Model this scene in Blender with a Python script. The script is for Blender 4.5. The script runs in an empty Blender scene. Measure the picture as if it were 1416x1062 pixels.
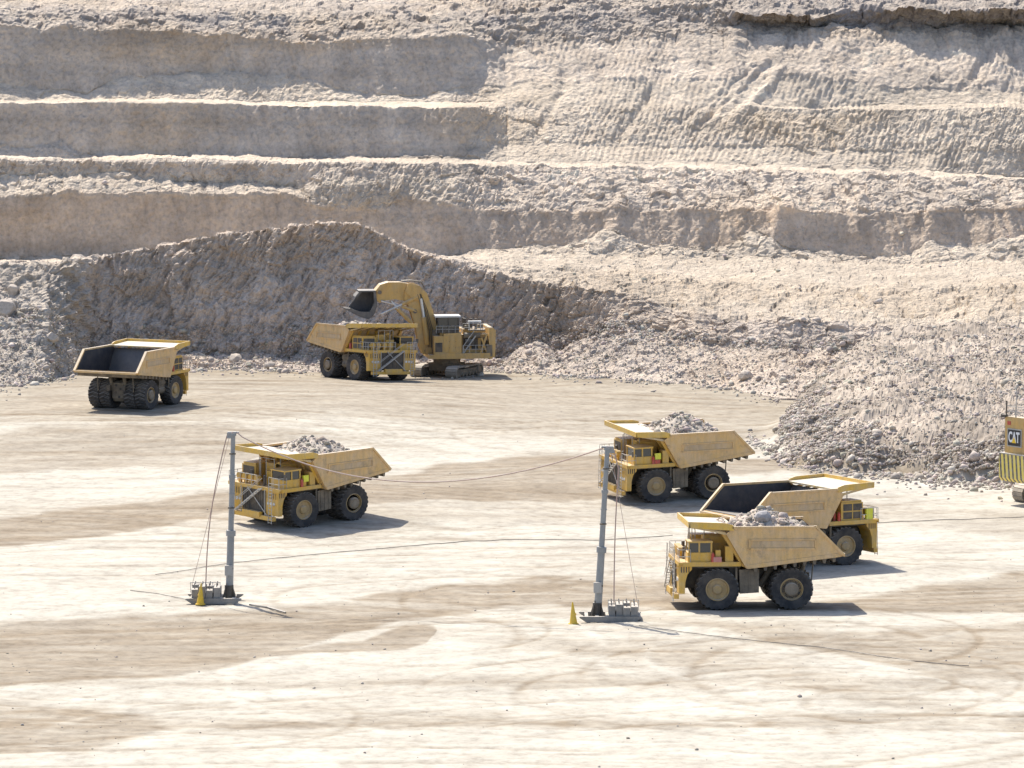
import bpy, math, random
import numpy as np
from mathutils import Vector, Matrix
random.seed(7); rng = np.random.default_rng(11)
R = math.radians
sc = bpy.context.scene
COL = sc.collection
# ---------------------------------------------------------------- camera calibration (photo pixels 1416x1062)
F = 6000.0; CX, CY = 708.0, 531.0; HOR = -30.0; H = 55.0
PITCH = math.atan((CY-HOR)/F); cp, sp = math.cos(PITCH), math.sin(PITCH)
def ray(px, py):
    a = np.asarray(px, float)-CX; b = -(np.asarray(py, float)-CY)
    return a, b*sp+F*cp, b*cp-F*sp
def P(px, py, D):
    x, y, z = ray(px, py); t = D/y
    return x*t, D+0*t, H+z*t
def ground_D(py): 
    x, y, z = ray(CX, py); return -H*y/z
def proj(X, Y, Z):
    Zr = Z-H; zc = Y*cp-Zr*sp; yc = Y*sp+Zr*cp
    zc = np.maximum(zc, 20)
    return CX+F*X/zc, CY-F*yc/zc
# ---------------------------------------------------------------- noise
_perm = np.random.default_rng(3).permutation(256); _perm = np.concatenate([_perm, _perm, _perm])
_g = np.random.default_rng(5).normal(size=(256, 3)); _g /= np.linalg.norm(_g, axis=1)[:, None]
_g2 = _g[:, :2]/np.linalg.norm(_g[:, :2], axis=1)[:, None]
def perlin2(x, y, k):
    x = x.astype(np.float32); y = y.astype(np.float32)
    x0 = np.floor(x); y0 = np.floor(y); fx = x-x0; fy = y-y0; xi = x0.astype(np.int32) & 255; yi = y0.astype(np.int32) & 255
    u = fx*fx*fx*(fx*(fx*6-15)+10); v = fy*fy*fy*(fy*(fy*6-15)+10)
    p = _perm.astype(np.int32); g2 = _g2.astype(np.float32); a0 = p[xi+k]; a1 = p[((xi+1) & 255)+k]
    def g(a, dx, dy):
        h = p[(a+((yi+dy) & 255)) & 511] & 255; return g2[h, 0]*(fx-dx)+g2[h, 1]*(fy-dy)
    t0 = g(a0, 0, 0); t0 = t0+(g(a1, 1, 0)-t0)*u; t1 = g(a0, 0, 1); t1 = t1+(g(a1, 1, 1)-t1)*u
    return 1.45*(t0+(t1-t0)*v).astype(float)
def perlin(x, y, z=0.0):
    if np.ndim(z) == 0 and np.ndim(x)+np.ndim(y) > 0:
        x, y = np.broadcast_arrays(np.asarray(x, float), np.asarray(y, float))
        return perlin2(x, y, int(abs(z)*37) % 250)
    x, y, z = np.broadcast_arrays(np.asarray(x, float), np.asarray(y, float), np.asarray(z, float))
    xi = np.floor(x).astype(int); yi = np.floor(y).astype(int); zi = np.floor(z).astype(int)
    fx, fy, fz = x-xi, y-yi, z-zi
    u = fx*fx*fx*(fx*(fx*6-15)+10); v = fy*fy*fy*(fy*(fy*6-15)+10); w = fz*fz*fz*(fz*(fz*6-15)+10)
    xi &= 255; yi &= 255; zi &= 255
    def g(dx, dy, dz):
        h = _perm[_perm[_perm[(xi+dx) & 255]+((yi+dy) & 255)]+((zi+dz) & 255)] & 255
        gg = _g[h]; return gg[..., 0]*(fx-dx)+gg[..., 1]*(fy-dy)+gg[..., 2]*(fz-dz)
    l = lambda a, b, t: a+(b-a)*t
    return 1.6*l(l(l(g(0,0,0), g(1,0,0), u), l(g(0,1,0), g(1,1,0), u), v), l(l(g(0,0,1), g(1,0,1), u), l(g(0,1,1), g(1,1,1), u), v), w)
def fbm(x, y, z=0.0, o=4, gain=.5):
    s = 0; a = 1
    for i in range(o): s = s+a*perlin(x*2**i+17*i, y*2**i+9*i, z*2**i+31*i); a *= gain
    return s
def ridged(x, y, z=0.0, o=4, gain=.55):
    s = 0; a = 1
    for i in range(o): s = s+a*(0.35-np.abs(perlin(x*2**i+17*i, y*2**i+9*i, z*2**i+31*i))); a *= gain
    return s
def blocks(x, y, seed=0, tilt=.9):
    x = np.asarray(x, np.float32); y = np.asarray(y, np.float32); xi = np.floor(x).astype(np.int32); yi = np.floor(y).astype(np.int32)
    rt = np.random.default_rng(seed+50).random((256, 4)).astype(np.float32); p = _perm.astype(np.int32)
    best = np.full(x.shape, 9., np.float32); out = np.zeros(x.shape, np.float32)
    for dx in (-1, 0, 1):
        for dy in (-1, 0, 1):
            h = p[(p[(xi+dx) & 255]+((yi+dy) & 255)) & 511] & 255
            ox = x-(xi+dx+rt[h, 0]); oy = y-(yi+dy+rt[h, 1]); d_ = ox*ox+oy*oy; m_ = d_ < best
            hh = rt[h, 2]-.5+tilt*((rt[h, 3]-.5)*ox+(rt[(h+77) & 255, 3]-.5)*oy); out = np.where(m_, hh, out); best = np.where(m_, d_, best)
    return out.astype(float)
def sst(e0, e1, x):
    t = np.clip((x-e0)/(e1-e0), 0, 1); return t*t*(3-2*t)
def curve(tab):
    xs = [p[0] for p in tab]; ys = [p[1] for p in tab]
    return lambda x: np.interp(x, xs, ys)
# ---------------------------------------------------------------- materials
def mat(name, build):
    m = bpy.data.materials.new(name); m.use_nodes = True
    nt = m.node_tree; b = nt.nodes['Principled BSDF']; build(nt, b); return m
def N(nt, typ, **kw):
    n = nt.nodes.new(typ)
    for k, v in kw.items():
        if k in n.inputs: n.inputs[k].default_value = v
        else: setattr(n, k, v)
    return n
def noise_fac(nt, scale, detail=5, rough=.6, stretch=None, coord='Object'):
    tc = N(nt, 'ShaderNodeTexCoord'); mp = N(nt, 'ShaderNodeMapping')
    if stretch: mp.inputs['Scale'].default_value = stretch
    oi = N(nt, 'ShaderNodeObjectInfo'); ml = N(nt, 'ShaderNodeMath', operation='MULTIPLY'); ml.inputs[1].default_value = 60
    nt.links.new(oi.outputs['Random'], ml.inputs[0]); nt.links.new(ml.outputs[0], mp.inputs['Location'])
    nt.links.new(tc.outputs[coord], mp.inputs['Vector'])
    n = N(nt, 'ShaderNodeTexNoise', Scale=scale, Detail=detail, Roughness=rough)
    nt.links.new(mp.outputs[0], n.inputs['Vector']); return n.outputs['Fac']
def ramp(nt, fac, stops):
    r = N(nt, 'ShaderNodeValToRGB'); e = r.color_ramp.elements
    while len(e) < len(stops): e.new(.5)
    for i, (p, c) in enumerate(stops): e[i].position = p; e[i].color = (*c, 1)
    nt.links.new(fac, r.inputs[0]); return r.outputs[0]
def mixc(nt, fac, a, b, mode='MIX'):
    m = N(nt, 'ShaderNodeMix', data_type='RGBA', blend_type=mode)
    for s, v in ((m.inputs[0], fac), (m.inputs[6], a), (m.inputs[7], b)):
        if isinstance(v, (int, float)): s.default_value = v
        elif isinstance(v, tuple): s.default_value = (*v, 1)
        else: nt.links.new(v, s)
    return m.outputs[2]
def painted(name, base, dust, amount=.5, rough=.6, metal=0.0, bump=.0, scale=.9, streak=True):
    def b(nt, p):
        f1 = noise_fac(nt, scale, 6, .65); f2 = noise_fac(nt, 2.2, 5, .7, (1, 1, .18) if streak else None)
        f3 = noise_fac(nt, 14, 3, .6)
        c = mixc(nt, ramp(nt, f1, [(.5-.28*amount, (0,0,0)), (.85-.2*amount, (1,1,1))]), base, dust)
        c = mixc(nt, ramp(nt, f2, [(.42, (0,0,0)), (.75, (.6*amount+.15,)*3)]), c, tuple(v*.55 for v in dust))
        f4 = noise_fac(nt, .8, 8, .78); c = mixc(nt, ramp(nt, f4, [(.54, (0,0,0)), (.66, (.55*amount,)*3)]), c, (.17, .14, .11))
        c = mixc(nt, .35, c, ramp(nt, f3, [(.3, (.55,.55,.55)), (.7, (1,1,1))]), 'MULTIPLY')
        # upward faces hold dust
        g = N(nt, 'ShaderNodeNewGeometry'); s = N(nt, 'ShaderNodeSeparateXYZ'); nt.links.new(g.outputs['Normal'], s.inputs[0])
        c = mixc(nt, ramp(nt, s.outputs[2], [(.35, (0,0,0)), (.9, (.75*amount+.1,)*3)]), c, (.56, .50, .41))
        nt.links.new(c, p.inputs['Base Color']); p.inputs['Roughness'].default_value = rough; p.inputs['Metallic'].default_value = metal
    return mat(name, b)
def sep(name, mt, parent, *mbs, **kw):
    return [m.build(name, mt, parent, **kw) for m in mbs]
M = {}
M['yellow'] = painted('machine_yellow', (.74, .43, .05), (.58, .41, .18), .42, .5)
M['lip'] = painted('lip_yellow', (.78, .47, .05), (.64, .47, .22), .45, .5)
M['body'] = painted('dusty_body_yellow', (.76, .47, .15), (.71, .50, .28), .75, .55)
M['canopy'] = painted('canopy_steel', (.74, .48, .08), (.64, .54, .40), .8, .55)
M['bed'] = painted('worn_bed_steel', (.035, .038, .048), (.10, .09, .085), .5, .5, .3)
M['dark'] = painted('dark_machinery', (.045, .042, .04), (.20, .16, .11), .45, .7)
M['frame'] = painted('frame_grime', (.10, .085, .065), (.30, .24, .165), .55, .75)
M['crawler'] = painted('crawler_dust', (.20, .18, .15), (.40, .34, .26), .7, .8)
M['tyre'] = painted('tyre_rubber', (.028, .027, .028), (.12, .105, .09), .4, .85)
M['worn'] = painted('worn_panel', (.64, .42, .17), (.60, .45, .29), .8, .6)
M['rim'] = painted('rim_paint', (.50, .33, .12), (.38, .29, .18), .6, .6)
M['hub'] = painted('hub_grime', (.22, .17, .11), (.36, .29, .21), .6, .7)
M['rail'] = painted('rail_grey', (.42, .41, .38), (.5, .46, .40), .5, .5)
M['steel'] = painted('pole_steel', (.27, .29, .30), (.38, .37, .34), .35, .5, .2)
M['block'] = painted('concrete_block', (.22, .215, .20), (.40, .36, .31), .6, .9)
M['cone'] = painted('marker_yellow', (.80, .50, .02), (.65, .48, .15), .15, .5)
M['fluo'] = painted('fluorescent_panel', (.80, .78, .05), (.7, .65, .2), .1, .5)
M['red'] = painted('red_paint', (.55, .05, .03), (.45, .2, .14), .3, .5)
M['tan'] = painted('shovel_tan', (.62, .37, .09), (.54, .38, .18), .6, .6)
M['bucket'] = painted('bucket_steel', (.08, .08, .085), (.19, .175, .155), .45, .5, .3)
M['chrome'] = painted('cylinder_rod', (.6, .6, .6), (.5, .47, .42), .2, .3, .6)
M['white'] = painted('white_paint', (.78, .78, .75), (.6, .56, .48), .3, .5)
M['cable'] = painted('brown_cable', (.46, .31, .25), (.5, .40, .33), .3, .6)
M['black_cable'] = painted('black_cable', (.14, .125, .11), (.3, .26, .21), .4, .6)
M['logo_black'] = painted('logo_black', (.02, .02, .022), (.10, .09, .08), .1, .4)
M['logo_white'] = painted('logo_white', (.8, .8, .8), (.7, .68, .62), .1, .5)
M['logo_yellow'] = painted('logo_yellow', (.85, .55, .02), (.7, .5, .1), .1, .5)
def _glass(nt, p):
    p.inputs['Base Color'].default_value = (.02, .028, .032, 1); p.inputs['Roughness'].default_value = .12
    p.inputs['Specular IOR Level'].default_value = .8
M['glass'] = mat('cab_glass', _glass)
def _haz(nt, p):
    tc = N(nt, 'ShaderNodeTexCoord'); s = N(nt, 'ShaderNodeSeparateXYZ'); nt.links.new(tc.outputs['Object'], s.inputs[0])
    a = N(nt, 'ShaderNodeMath', operation='MULTIPLY_ADD'); nt.links.new(s.outputs[2], a.inputs[0]); a.inputs[1].default_value = -.10; nt.links.new(s.outputs[1], a.inputs[2])
    b = N(nt, 'ShaderNodeMath', operation='MODULO'); m1 = N(nt, 'ShaderNodeMath', operation='ADD'); m1.inputs[1].default_value = 100
    nt.links.new(a.outputs[0], m1.inputs[0]); nt.links.new(m1.outputs[0], b.inputs[0]); b.inputs[1].default_value = .62
    c = N(nt, 'ShaderNodeMath', operation='GREATER_THAN'); nt.links.new(b.outputs[0], c.inputs[0]); c.inputs[1].default_value = .36
    f = noise_fac(nt, 3, 4)
    col = mixc(nt, c.outputs[0], (.76, .60, .12), (.10, .095, .085))
    col = mixc(nt, ramp(nt, f, [(.45, (0,0,0)), (.8, (.6,.6,.6))]), col, (.5, .45, .36))
    nt.links.new(col, p.inputs['Base Color']); p.inputs['Roughness'].default_value = .6
M['hazard'] = mat('hazard_stripes', _haz)
def _earth(fine, bump_d, scale2, streak=None, vor=0):
    def b(nt, p):
        at = N(nt, 'ShaderNodeAttribute', attribute_name='col')
        f1 = noise_fac(nt, fine, 6, .7, streak); f2 = noise_fac(nt, scale2, 5, .6, streak)
        c = mixc(nt, .8, at.outputs['Color'], ramp(nt, f1, [(.28, (.62,.60,.58)), (.5, (.98,.98,.98)), (.72, (1.22,1.22,1.2))]), 'MULTIPLY')
        c = mixc(nt, .7, c, ramp(nt, f2, [(.3, (.78,.76,.74)), (.7, (1.12,1.11,1.09))]), 'MULTIPLY')
        nt.links.new(c, p.inputs['Base Color']); p.inputs['Roughness'].default_value = .95; p.inputs['Specular IOR Level'].default_value = .1
        bp = N(nt, 'ShaderNodeBump', Strength=1.0, Distance=bump_d)
        if vor:
            tc = N(nt, 'ShaderNodeTexCoord'); vn = N(nt, 'ShaderNodeTexVoronoi', Scale=vor); vn.feature = 'F1'; nt.links.new(tc.outputs['Object'], vn.inputs['Vector'])
            ad = N(nt, 'ShaderNodeMath', operation='MULTIPLY_ADD'); nt.links.new(vn.outputs['Distance'], ad.inputs[0]); ad.inputs[1].default_value = -.45; nt.links.new(f1, ad.inputs[2]); f1 = ad.outputs[0]
        nt.links.new(f1, bp.inputs['Height']); nt.links.new(bp.outputs[0], p.inputs['Normal'])
    return b
M['wall'] = mat('pit_rock', _earth(1.6, .5, .22, None, 1.1))
M['floor'] = mat('pit_floor_dust', _earth(.9, .10, .14))
def _rock(nt, p):
    oi = N(nt, 'ShaderNodeAttribute', attribute_name='col'); f = noise_fac(nt, 2.5, 5, .65)
    c = mixc(nt, .8, oi.outputs['Color'], ramp(nt, f, [(.3, (.65,.64,.62)), (.7, (1.2,1.2,1.2))]), 'MULTIPLY')
    nt.links.new(c, p.inputs['Base Color']); p.inputs['Roughness'].default_value = .95; p.inputs['Specular IOR Level'].default_value = .1
M['rock'] = mat('broken_rock', _rock)
# ---------------------------------------------------------------- mesh building
class MB:
    def __init__(s): s.v = []; s.f = []
    def add(s, v, f):
        o = len(s.v); s.v += [tuple(p) for p in v]; s.f += [tuple(i+o for i in q) for q in f]; return s
    def box(s, x0, x1, y0, y1, z0, z1):
        v = [(x, y, z) for z in (z0, z1) for y in (y0, y1) for x in (x0, x1)]
        return s.add(v, [(0,2,3,1), (4,5,7,6), (0,1,5,4), (2,6,7,3), (0,4,6,2), (1,3,7,5)])
    def prism(s, pts, y0, y1):            # (x,z) outline extruded in y
        n = len(pts); a = sum(pts[i][0]*pts[(i+1)%n][1]-pts[(i+1)%n][0]*pts[i][1] for i in range(n))
        if a < 0: pts = pts[::-1]
        v = [(x, y0, z) for x, z in pts]+[(x, y1, z) for x, z in pts]
        f = [tuple(range(n)), tuple(range(2*n-1, n-1, -1))]+[(i, i+n, (i+1)%n+n, (i+1)%n) for i in range(n)]
        return s.add(v, f)
    def prismx(s, pts, x0, x1):           # (y,z) outline extruded in x
        t = MB().prism(pts, x0, x1); return s.add([(y, x, z) for x, y, z in t.v], [q[::-1] for q in t.f])
    def tube(s, a, b, r, r2=None, n=8, cap=True):
        a, b = Vector(a), Vector(b); d = (b-a).normalized(); r2 = r if r2 is None else r2
        u = d.orthogonal().normalized(); w = d.cross(u)
        v = [a+(u*math.cos(t)+w*math.sin(t))*r for t in [2*math.pi*i/n for i in range(n)]]+[b+(u*math.cos(t)+w*math.sin(t))*r2 for t in [2*math.pi*i/n for i in range(n)]]
        f = [(i, (i+1)%n, (i+1)%n+n, i+n) for i in range(n)]
        if cap: f += [tuple(range(n-1, -1, -1)), tuple(range(n, 2*n))]
        return s.add(v, f)
    def path(s, pts, r, n=6):
        for a, b in zip(pts, pts[1:]): s.tube(a, b, r, n=n)
        return s
    def lathe_y(s, prof, n=32, c=(0,0,0), mod=None, ring=False):   # profile of (r, y) around the y axis
        v = []; k = len(prof)
        for i in range(n):
            t = 2*math.pi*i/n
            for j, (r, y) in enumerate(prof):
                rr = r+(mod(i, j) if mod else 0); v.append((c[0]+rr*math.cos(t), c[1]+y, c[2]+rr*math.sin(t)))
        f = [(i*k+j, i*k+j+1, ((i+1)%n)*k+j+1, ((i+1)%n)*k+j) for i in range(n) for j in range(k-1)]
        if ring: f += [(i*k+k-1, i*k, ((i+1)%n)*k, ((i+1)%n)*k+k-1) for i in range(n)]
        else: f += [tuple(i*k for i in range(n)), tuple(i*k+k-1 for i in range(n-1, -1, -1))]
        return s.add(v, f)
    def build(s, name, m, parent=None, loc=None, smooth=False):
        me = bpy.data.meshes.new(name); me.from_pydata(s.v, [], s.f); me.validate(); me.materials.append(m)
        import bmesh
        bm = bmesh.new(); bm.from_mesh(me); bmesh.ops.recalc_face_normals(bm, faces=bm.faces); bm.to_mesh(me); bm.free()
        if smooth:
            me.shade_smooth()
            me.set_sharp_from_angle(angle=R(35))
        o = bpy.data.objects.new(name, me); COL.objects.link(o); o.parent = parent
        if loc: o.location = loc
        return o
def tag(o, label=None, cat=None, group=None, kind=None):
    for k, v in (('label', label), ('category', cat), ('group', group), ('kind', kind)):
        if v: o[k] = v
    return o
def empty(name, loc=(0,0,0), rz=0):
    o = bpy.data.objects.new(name, None); COL.objects.link(o); o.location = loc; o.rotation_euler = (0,0,rz); o.empty_display_size = .5; return o
def copy_tree(o, parent=None):
    kids = [c for c in bpy.data.objects if c.parent == o]
    c = o.copy(); COL.objects.link(c); c.parent = parent
    for k in kids: copy_tree(k, c)
    return c
def grid_mesh(name, X, Y, Z, col, m, flat=None):
    r, c = X.shape; me = bpy.data.meshes.new(name)
    co = np.stack([X, Y, Z], -1).reshape(-1, 3).astype(np.float32)
    me.vertices.add(len(co)); me.vertices.foreach_set('co', co.ravel())
    i = (np.arange(r-1)[:, None]*c+np.arange(c-1)[None, :]).ravel()
    q = np.stack([i, i+1, i+c+1, i+c], -1).astype(np.int32)
    me.loops.add(q.size); me.loops.foreach_set('vertex_index', q.ravel())
    me.polygons.add(len(q)); me.polygons.foreach_set('loop_start', np.arange(0, q.size, 4, dtype=np.int32))
    me.update(calc_edges=True); me.validate()
    a = me.color_attributes.new('col', 'FLOAT_COLOR', 'POINT')
    cc = np.concatenate([col.reshape(-1, 3), np.ones((len(co), 1))], 1).astype(np.float32); a.data.foreach_set('color', cc.ravel())
    if flat is True: me.shade_flat()
    else:
        me.shade_smooth()
        if flat is not None: me.polygons.foreach_set('use_smooth', ~flat[:-1, :-1].ravel())
    me.materials.append(m)
    o = bpy.data.objects.new(name, me); COL.objects.link(o); return o
# ---------------------------------------------------------------- pit floor height
bumps = []     # (X, Y, radius, dz, slope toward camera)
def add_bump(px, py, rad, dz, sl): 
    D = float(ground_D(py)); x, y, z = P(px, py, D); bumps.append((float(x), float(y), rad, dz, sl))
add_bump(190, 566, 45, 1.9, .0)
add_bump(450, 716, 26, .0, .045)
add_bump(930, 685, 24, .0, .05)
add_bump(1040, 835, 20, .0, -.03)
add_bump(1110, 765, 20, .0, -.03)
pile_f = curve([(1030,598), (1045,608), (1075,635), (1130,650), (1200,655), (1300,665), (1416,674), (1700,690)])
pile_b = curve([(1030,598), (1060,585), (1100,560), (1130,538), (1180,512), (1250,488), (1330,468), (1416,452), (1700,452)])
def base_h(X, Y):
    z = .35*fbm(X/60, Y/60, 3.1, 3)
    for bx, by, r, dz, sl in bumps:
        d2 = ((X-bx)**2+(Y-by)**2)/r**2; z = z*(1-.8*np.exp(-d2*2))+np.exp(-d2**2)*(dz+sl*(Y-by))
    return z
def pile_h(X, Y, dist=False):
    px, py = proj(X, Y, 0*X)
    Df = ground_D(pile_f(px)); Db = ground_D(pile_b(px))
    df = Y-Df+5.0*fbm(X/12, Y/14, 8.8, 4); w = sst(1035, 1230, px)
    h = (1.2+3.4*w)*(1-np.exp(-np.maximum(df, 0)/6.0))+.030*np.maximum(df, 0)*w
    side = sst(1030, 1110, px)*(1-np.exp(-np.maximum(Db-Y, 0)/16))
    h = h*side*(Y > 300)
    return np.maximum(h, 0)
def ground_z(X, Y):
    return base_h(X, Y)+pile_h(X, Y)
def on_ground(px, py):
    D = float(ground_D(py))
    for _ in range(12):
        x, y, z = P(px, py, D); g = float(base_h(np.array([float(x)]), np.array([D]))[0])
        a, b, c = ray(px, py); D = float((g-H)*b/c)
    x, y, z = P(px, py, D); return Vector((float(x), D, float(z)))
# ---------------------------------------------------------------- pit floor sheet
cols = np.concatenate([[-14000,-7000,-4000,-2200,-1200,-700], np.arange(-420, 1840, 1.9), [2100,2700,4500,8500,15500]])
rows_D = np.concatenate([[-900,-500,0,120,200,240,260], ground_D(np.arange(1250, 1070, -6.)), ground_D(np.arange(1070, 470, -1.2)), [680,720,800]])
Dg, Ug = np.meshgrid(rows_D, cols-CX, indexing='ij')
Xg = Ug/F*np.maximum(Dg, 240); Yg = Dg.copy()
px, py = proj(Xg, Yg, 0*Xg); py = np.where(Yg < 250, 1300, py)
Zb = base_h(Xg, Yg); Zp = pile_h(Xg, Yg)
pm = sst(.3, 1.6, Zp)
# tracks: (upper edge, lower edge, strength, softness)
warp = 5*fbm(Xg/9, Yg/22, 1.5, 4)+3*fbm(Xg/40, Yg/40, 5.5, 2)
def band(up, lo, st, so=5):
    so = so*.85
    u = curve(up)(px); l = curve(lo)(px); yy = py+warp
    return st*sst(u-so, u+so, yy)*(1-sst(l-so*.6, l+so*.6, yy))
dirt = np.zeros_like(Xg)
for b in (
  band([(0,400),(1416,400)], [(0,600),(200,606),(330,596),(500,588),(700,600),(900,610),(1416,600)], .55, 12),
  band([(0,612),(150,604),(330,602),(420,606),(700,630)], [(0,655),(150,645),(330,640),(420,610),(700,631)], .6, 5),
  band([(0,715),(150,700),(300,686),(500,660),(700,634),(850,634),(900,640)], [(0,757),(150,737),(300,713),(420,704),(540,701),(700,690),(850,688),(900,660)], .95, 4),
  band([(0,862),(200,850),(340,846),(480,835),(620,808),(760,798),(930,800),(1000,845),(1416,790)], [(0,950),(120,944),(240,932),(340,914),(470,880),(620,850),(760,836),(900,845),(1020,850),(1416,846)], .85, 6),
  band([(200,905),(420,895),(500,886),(560,868),(585,866),(600,868),(605,872)], [(200,915),(420,905),(560,898),(590,888),(600,880),(605,873)], .9, 3),
  band([(870,862),(1000,868),(1200,880),(1416,860)], [(870,864),(1000,880),(1150,905),(1300,940),(1416,938)], .75, 8),
  band([(1190,690),(1416,705)], [(1190,722),(1416,745)], .3, 10),
  band([(0,968),(120,972),(230,990)], [(0,1040),(120,1035),(230,1000)], .75, 12),
  band([(620,880),(1000,895),(1200,950),(1416,990)], [(620,882),(1000,930),(1200,975),(1416,1010)], .45, 12),
  band([(560,940),(800,930),(1000,945)], [(560,950),(800,950),(1000,955)], .45, 8)):
    dirt = np.maximum(dirt, b)
streak = .8*fbm(Xg/34+.25*fbm(Xg/50, Yg/50, 2), Yg/5.5, 7.7, 5, .6)
fine = fbm(Xg/7, Yg/2.2, 4.2, 4, .65)
patch = fbm(Xg/18, Yg/30, 12.2, 4)
# curved wheel tracks: thin parallel grooves
def groove(pts, wpx=1.2, n=3, gap=3.0):
    c = curve(pts)(px); inside = (px > pts[0][0]) & (px < pts[-1][0]); s = 0
    for k in range(n): s = s+np.exp(-((py-c-k*gap+1.3*fbm(Xg/25, Yg*0+k*3.7, 2.2, 2))/wpx)**2)
    return s*inside*(.55+.6*perlin(Xg/4, Yg/4, 1.1))
gr = groove([(0,590),(200,575),(450,552),(700,560)], 1, 4, 4)+groove([(0,632),(160,622),(320,612)], 1, 3, 3.4)+groove([(0,672),(200,655),(320,640)], 1, 2, 3.4)
gr += groove([(0,880),(200,872),(420,858),(620,846),(900,852)], 1.1, 4, 4)+groove([(0,925),(200,915),(330,905)], 1.1, 3, 3.5)
gr += groove([(160,985),(420,960),(700,962),(1000,985),(1416,1005)], 1.2, 3, 4.5)+groove([(870,880),(1100,893),(1416,930)], 1.2, 4, 3.6)
gr += groove([(700,690),(860,708),(1000,740)], 1.1, 3, 5)+groove([(480,765),(700,753),(900,768)], 1, 2, 3.3)+groove([(1120,690),(1250,703),(1416,712)], 1, 3, 3.6)
gr += groove([(0,1020),(300,1000),(700,1035),(1100,1040),(1416,1030)], 1.3, 4, 6)+groove([(700,905),(1000,935),(1200,925)], 1.1, 3, 4)
# tyre scribbles where trucks turn
sc1 = np.exp(-(((px-1190)/150)**2+((py-925)/22)**2))*np.maximum(ridged(Xg/6, Yg/11, 6.1, 3), -.2)
sc2 = np.exp(-(((px-740)/130)**2+((py-812)/18)**2))*np.maximum(ridged(Xg/4, Yg/7, 9.1, 3), -.2)
sc3 = np.exp(-(((px-1200)/160)**2+((py-955)/12)**2))*np.maximum(ridged(Xg/4, Yg/7, 2.1, 3), -.2)
thin = fbm(Xg/60+.4*fbm(Xg/45, Yg/45, 2.6), Yg/2.4, 9.7, 4, .6)
d = np.clip(dirt*(1.0+.14*streak+.14*fine+.12*thin)+.10*np.clip(streak-.1, 0, 1)+.14*np.clip(fine-.15, 0, 1)+.22*np.clip(thin-.15, 0, 1)+.16*np.clip(patch-.1, 0, 1), 0, 1.1)
d = np.clip(d+.36*np.clip(gr, 0, 1)*(1-.3*dirt)-.3*np.clip(sc1, 0, 1), 0, 1.15)
d = np.clip(d+.5*np.clip(sc2+sc3, 0, 1), 0, 1.2)
# isolated patches of stirred grey soil
for cx, cy, rx, ry in ((676,886+116,16,4),(776,888+114,14,4),(1056,998,14,4),(1150,1008,16,5),(30,1000,50,9),(130,985,60,7),(60,1030,40,8),(430,973,40,6),(780,1000,22,4),(690,985,12,3),(260,970,50,5)):
    d = np.clip(d+.55*np.exp(-(((px-cx)/rx)**2+((py-cy)/ry)**2))*(.6+fine), 0, 1.25)
# wheel tracks left by the trucks: pairs of ruts 6 m apart along gentle arcs
tg = np.random.default_rng(77); wob = 1.2*fbm(Xg/40, Yg/80, 3.7, 2); trk = np.zeros_like(Xg); tread = .85+.3*perlin(Xg/1.6, Yg/1.6, 2.9)
vis = (px > -60) & (px < 1480) & (py > 500) & (py < 1080); vi = np.where(vis.ravel())[0]; Xv, Yv, Wv, Tv = [a.ravel()[vi] for a in (Xg, Yg, wob, tread)]; tv = np.zeros(len(vi))
for _ in range(95):
    Y0 = tg.uniform(300, 600)**1; X0 = tg.uniform(-60, 60); a_ = tg.normal(.05, .32); b_ = tg.normal(0, .0035); L_ = tg.uniform(18, 60); sg = tg.choice([1, 1, 1, -.8])*tg.uniform(.25, 1); wd = tg.uniform(.35, .75)
    dx = Xv-X0; c = Y0+a_*dx+b_*dx*dx+Wv; m_ = sst(L_, L_*.75, np.abs(dx)) if False else (1-sst(L_*.75, L_, np.abs(dx)))
    for o_ in (-3.1, 3.1): tv += sg*m_*Tv*np.exp(-((Yv-c-o_)/wd)**2)
for cxp, cyp, n_, r0, r1 in ((1190,920,16,6,26),(1080,935,10,8,22),(740,815,14,4,16),(560,880,10,10,34),(250,1000,10,8,30),(950,600,7,10,30),(1150,960,10,8,30),(180,640,7,12,36)):
    q = on_ground(cxp, cyp)
    for _ in range(n_):
        xc = q.x+tg.normal(0, 7); yc = q.y+tg.normal(0, 9); rr = tg.uniform(r0, r1); an = np.arctan2(Yv-yc, Xv-xc); a0 = tg.uniform(-3.1, 3.1); m_ = sst(.2, .8, np.cos(an-a0)-.1)
        tv += tg.choice([1, -1])*tg.uniform(.3, .9)*m_*Tv*np.exp(-((np.hypot(Xv-xc, Yv-yc)-rr)/tg.uniform(.3, .6))**2)
trk = np.zeros(Xg.size); trk[vi] = tv; trk = trk.reshape(Xg.shape)
d = np.clip(d+(.62-.25*(trk < 0))*np.clip(trk, -1.2, 1.2), 0, 1.25)
pale = np.array([.462, .43, .362]); tan = np.array([.285, .24, .18]); grey = np.array([.37, .335, .30])
colg = pale*(1-np.clip(d, 0, 1.2)[..., None])+tan*np.clip(d, 0, 1.2)[..., None]
far = (1-sst(540, 640, py))[..., None]; colg = colg*(1-far*np.array([.10, .12, .15]))
rub = ridged(Xg/5, Yg/5, 3.3, 5, .6); rn = fbm(Xg/12, Yg/12, 4.4, 4)
pcol = np.array([.37, .315, .255])*(1+.25*np.clip(rn, -1, 1))[..., None]
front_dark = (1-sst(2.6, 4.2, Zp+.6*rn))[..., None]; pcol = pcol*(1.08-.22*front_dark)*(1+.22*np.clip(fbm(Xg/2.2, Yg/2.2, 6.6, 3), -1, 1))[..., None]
colg = colg*(1-pm[..., None])+pcol*pm[..., None]
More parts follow.
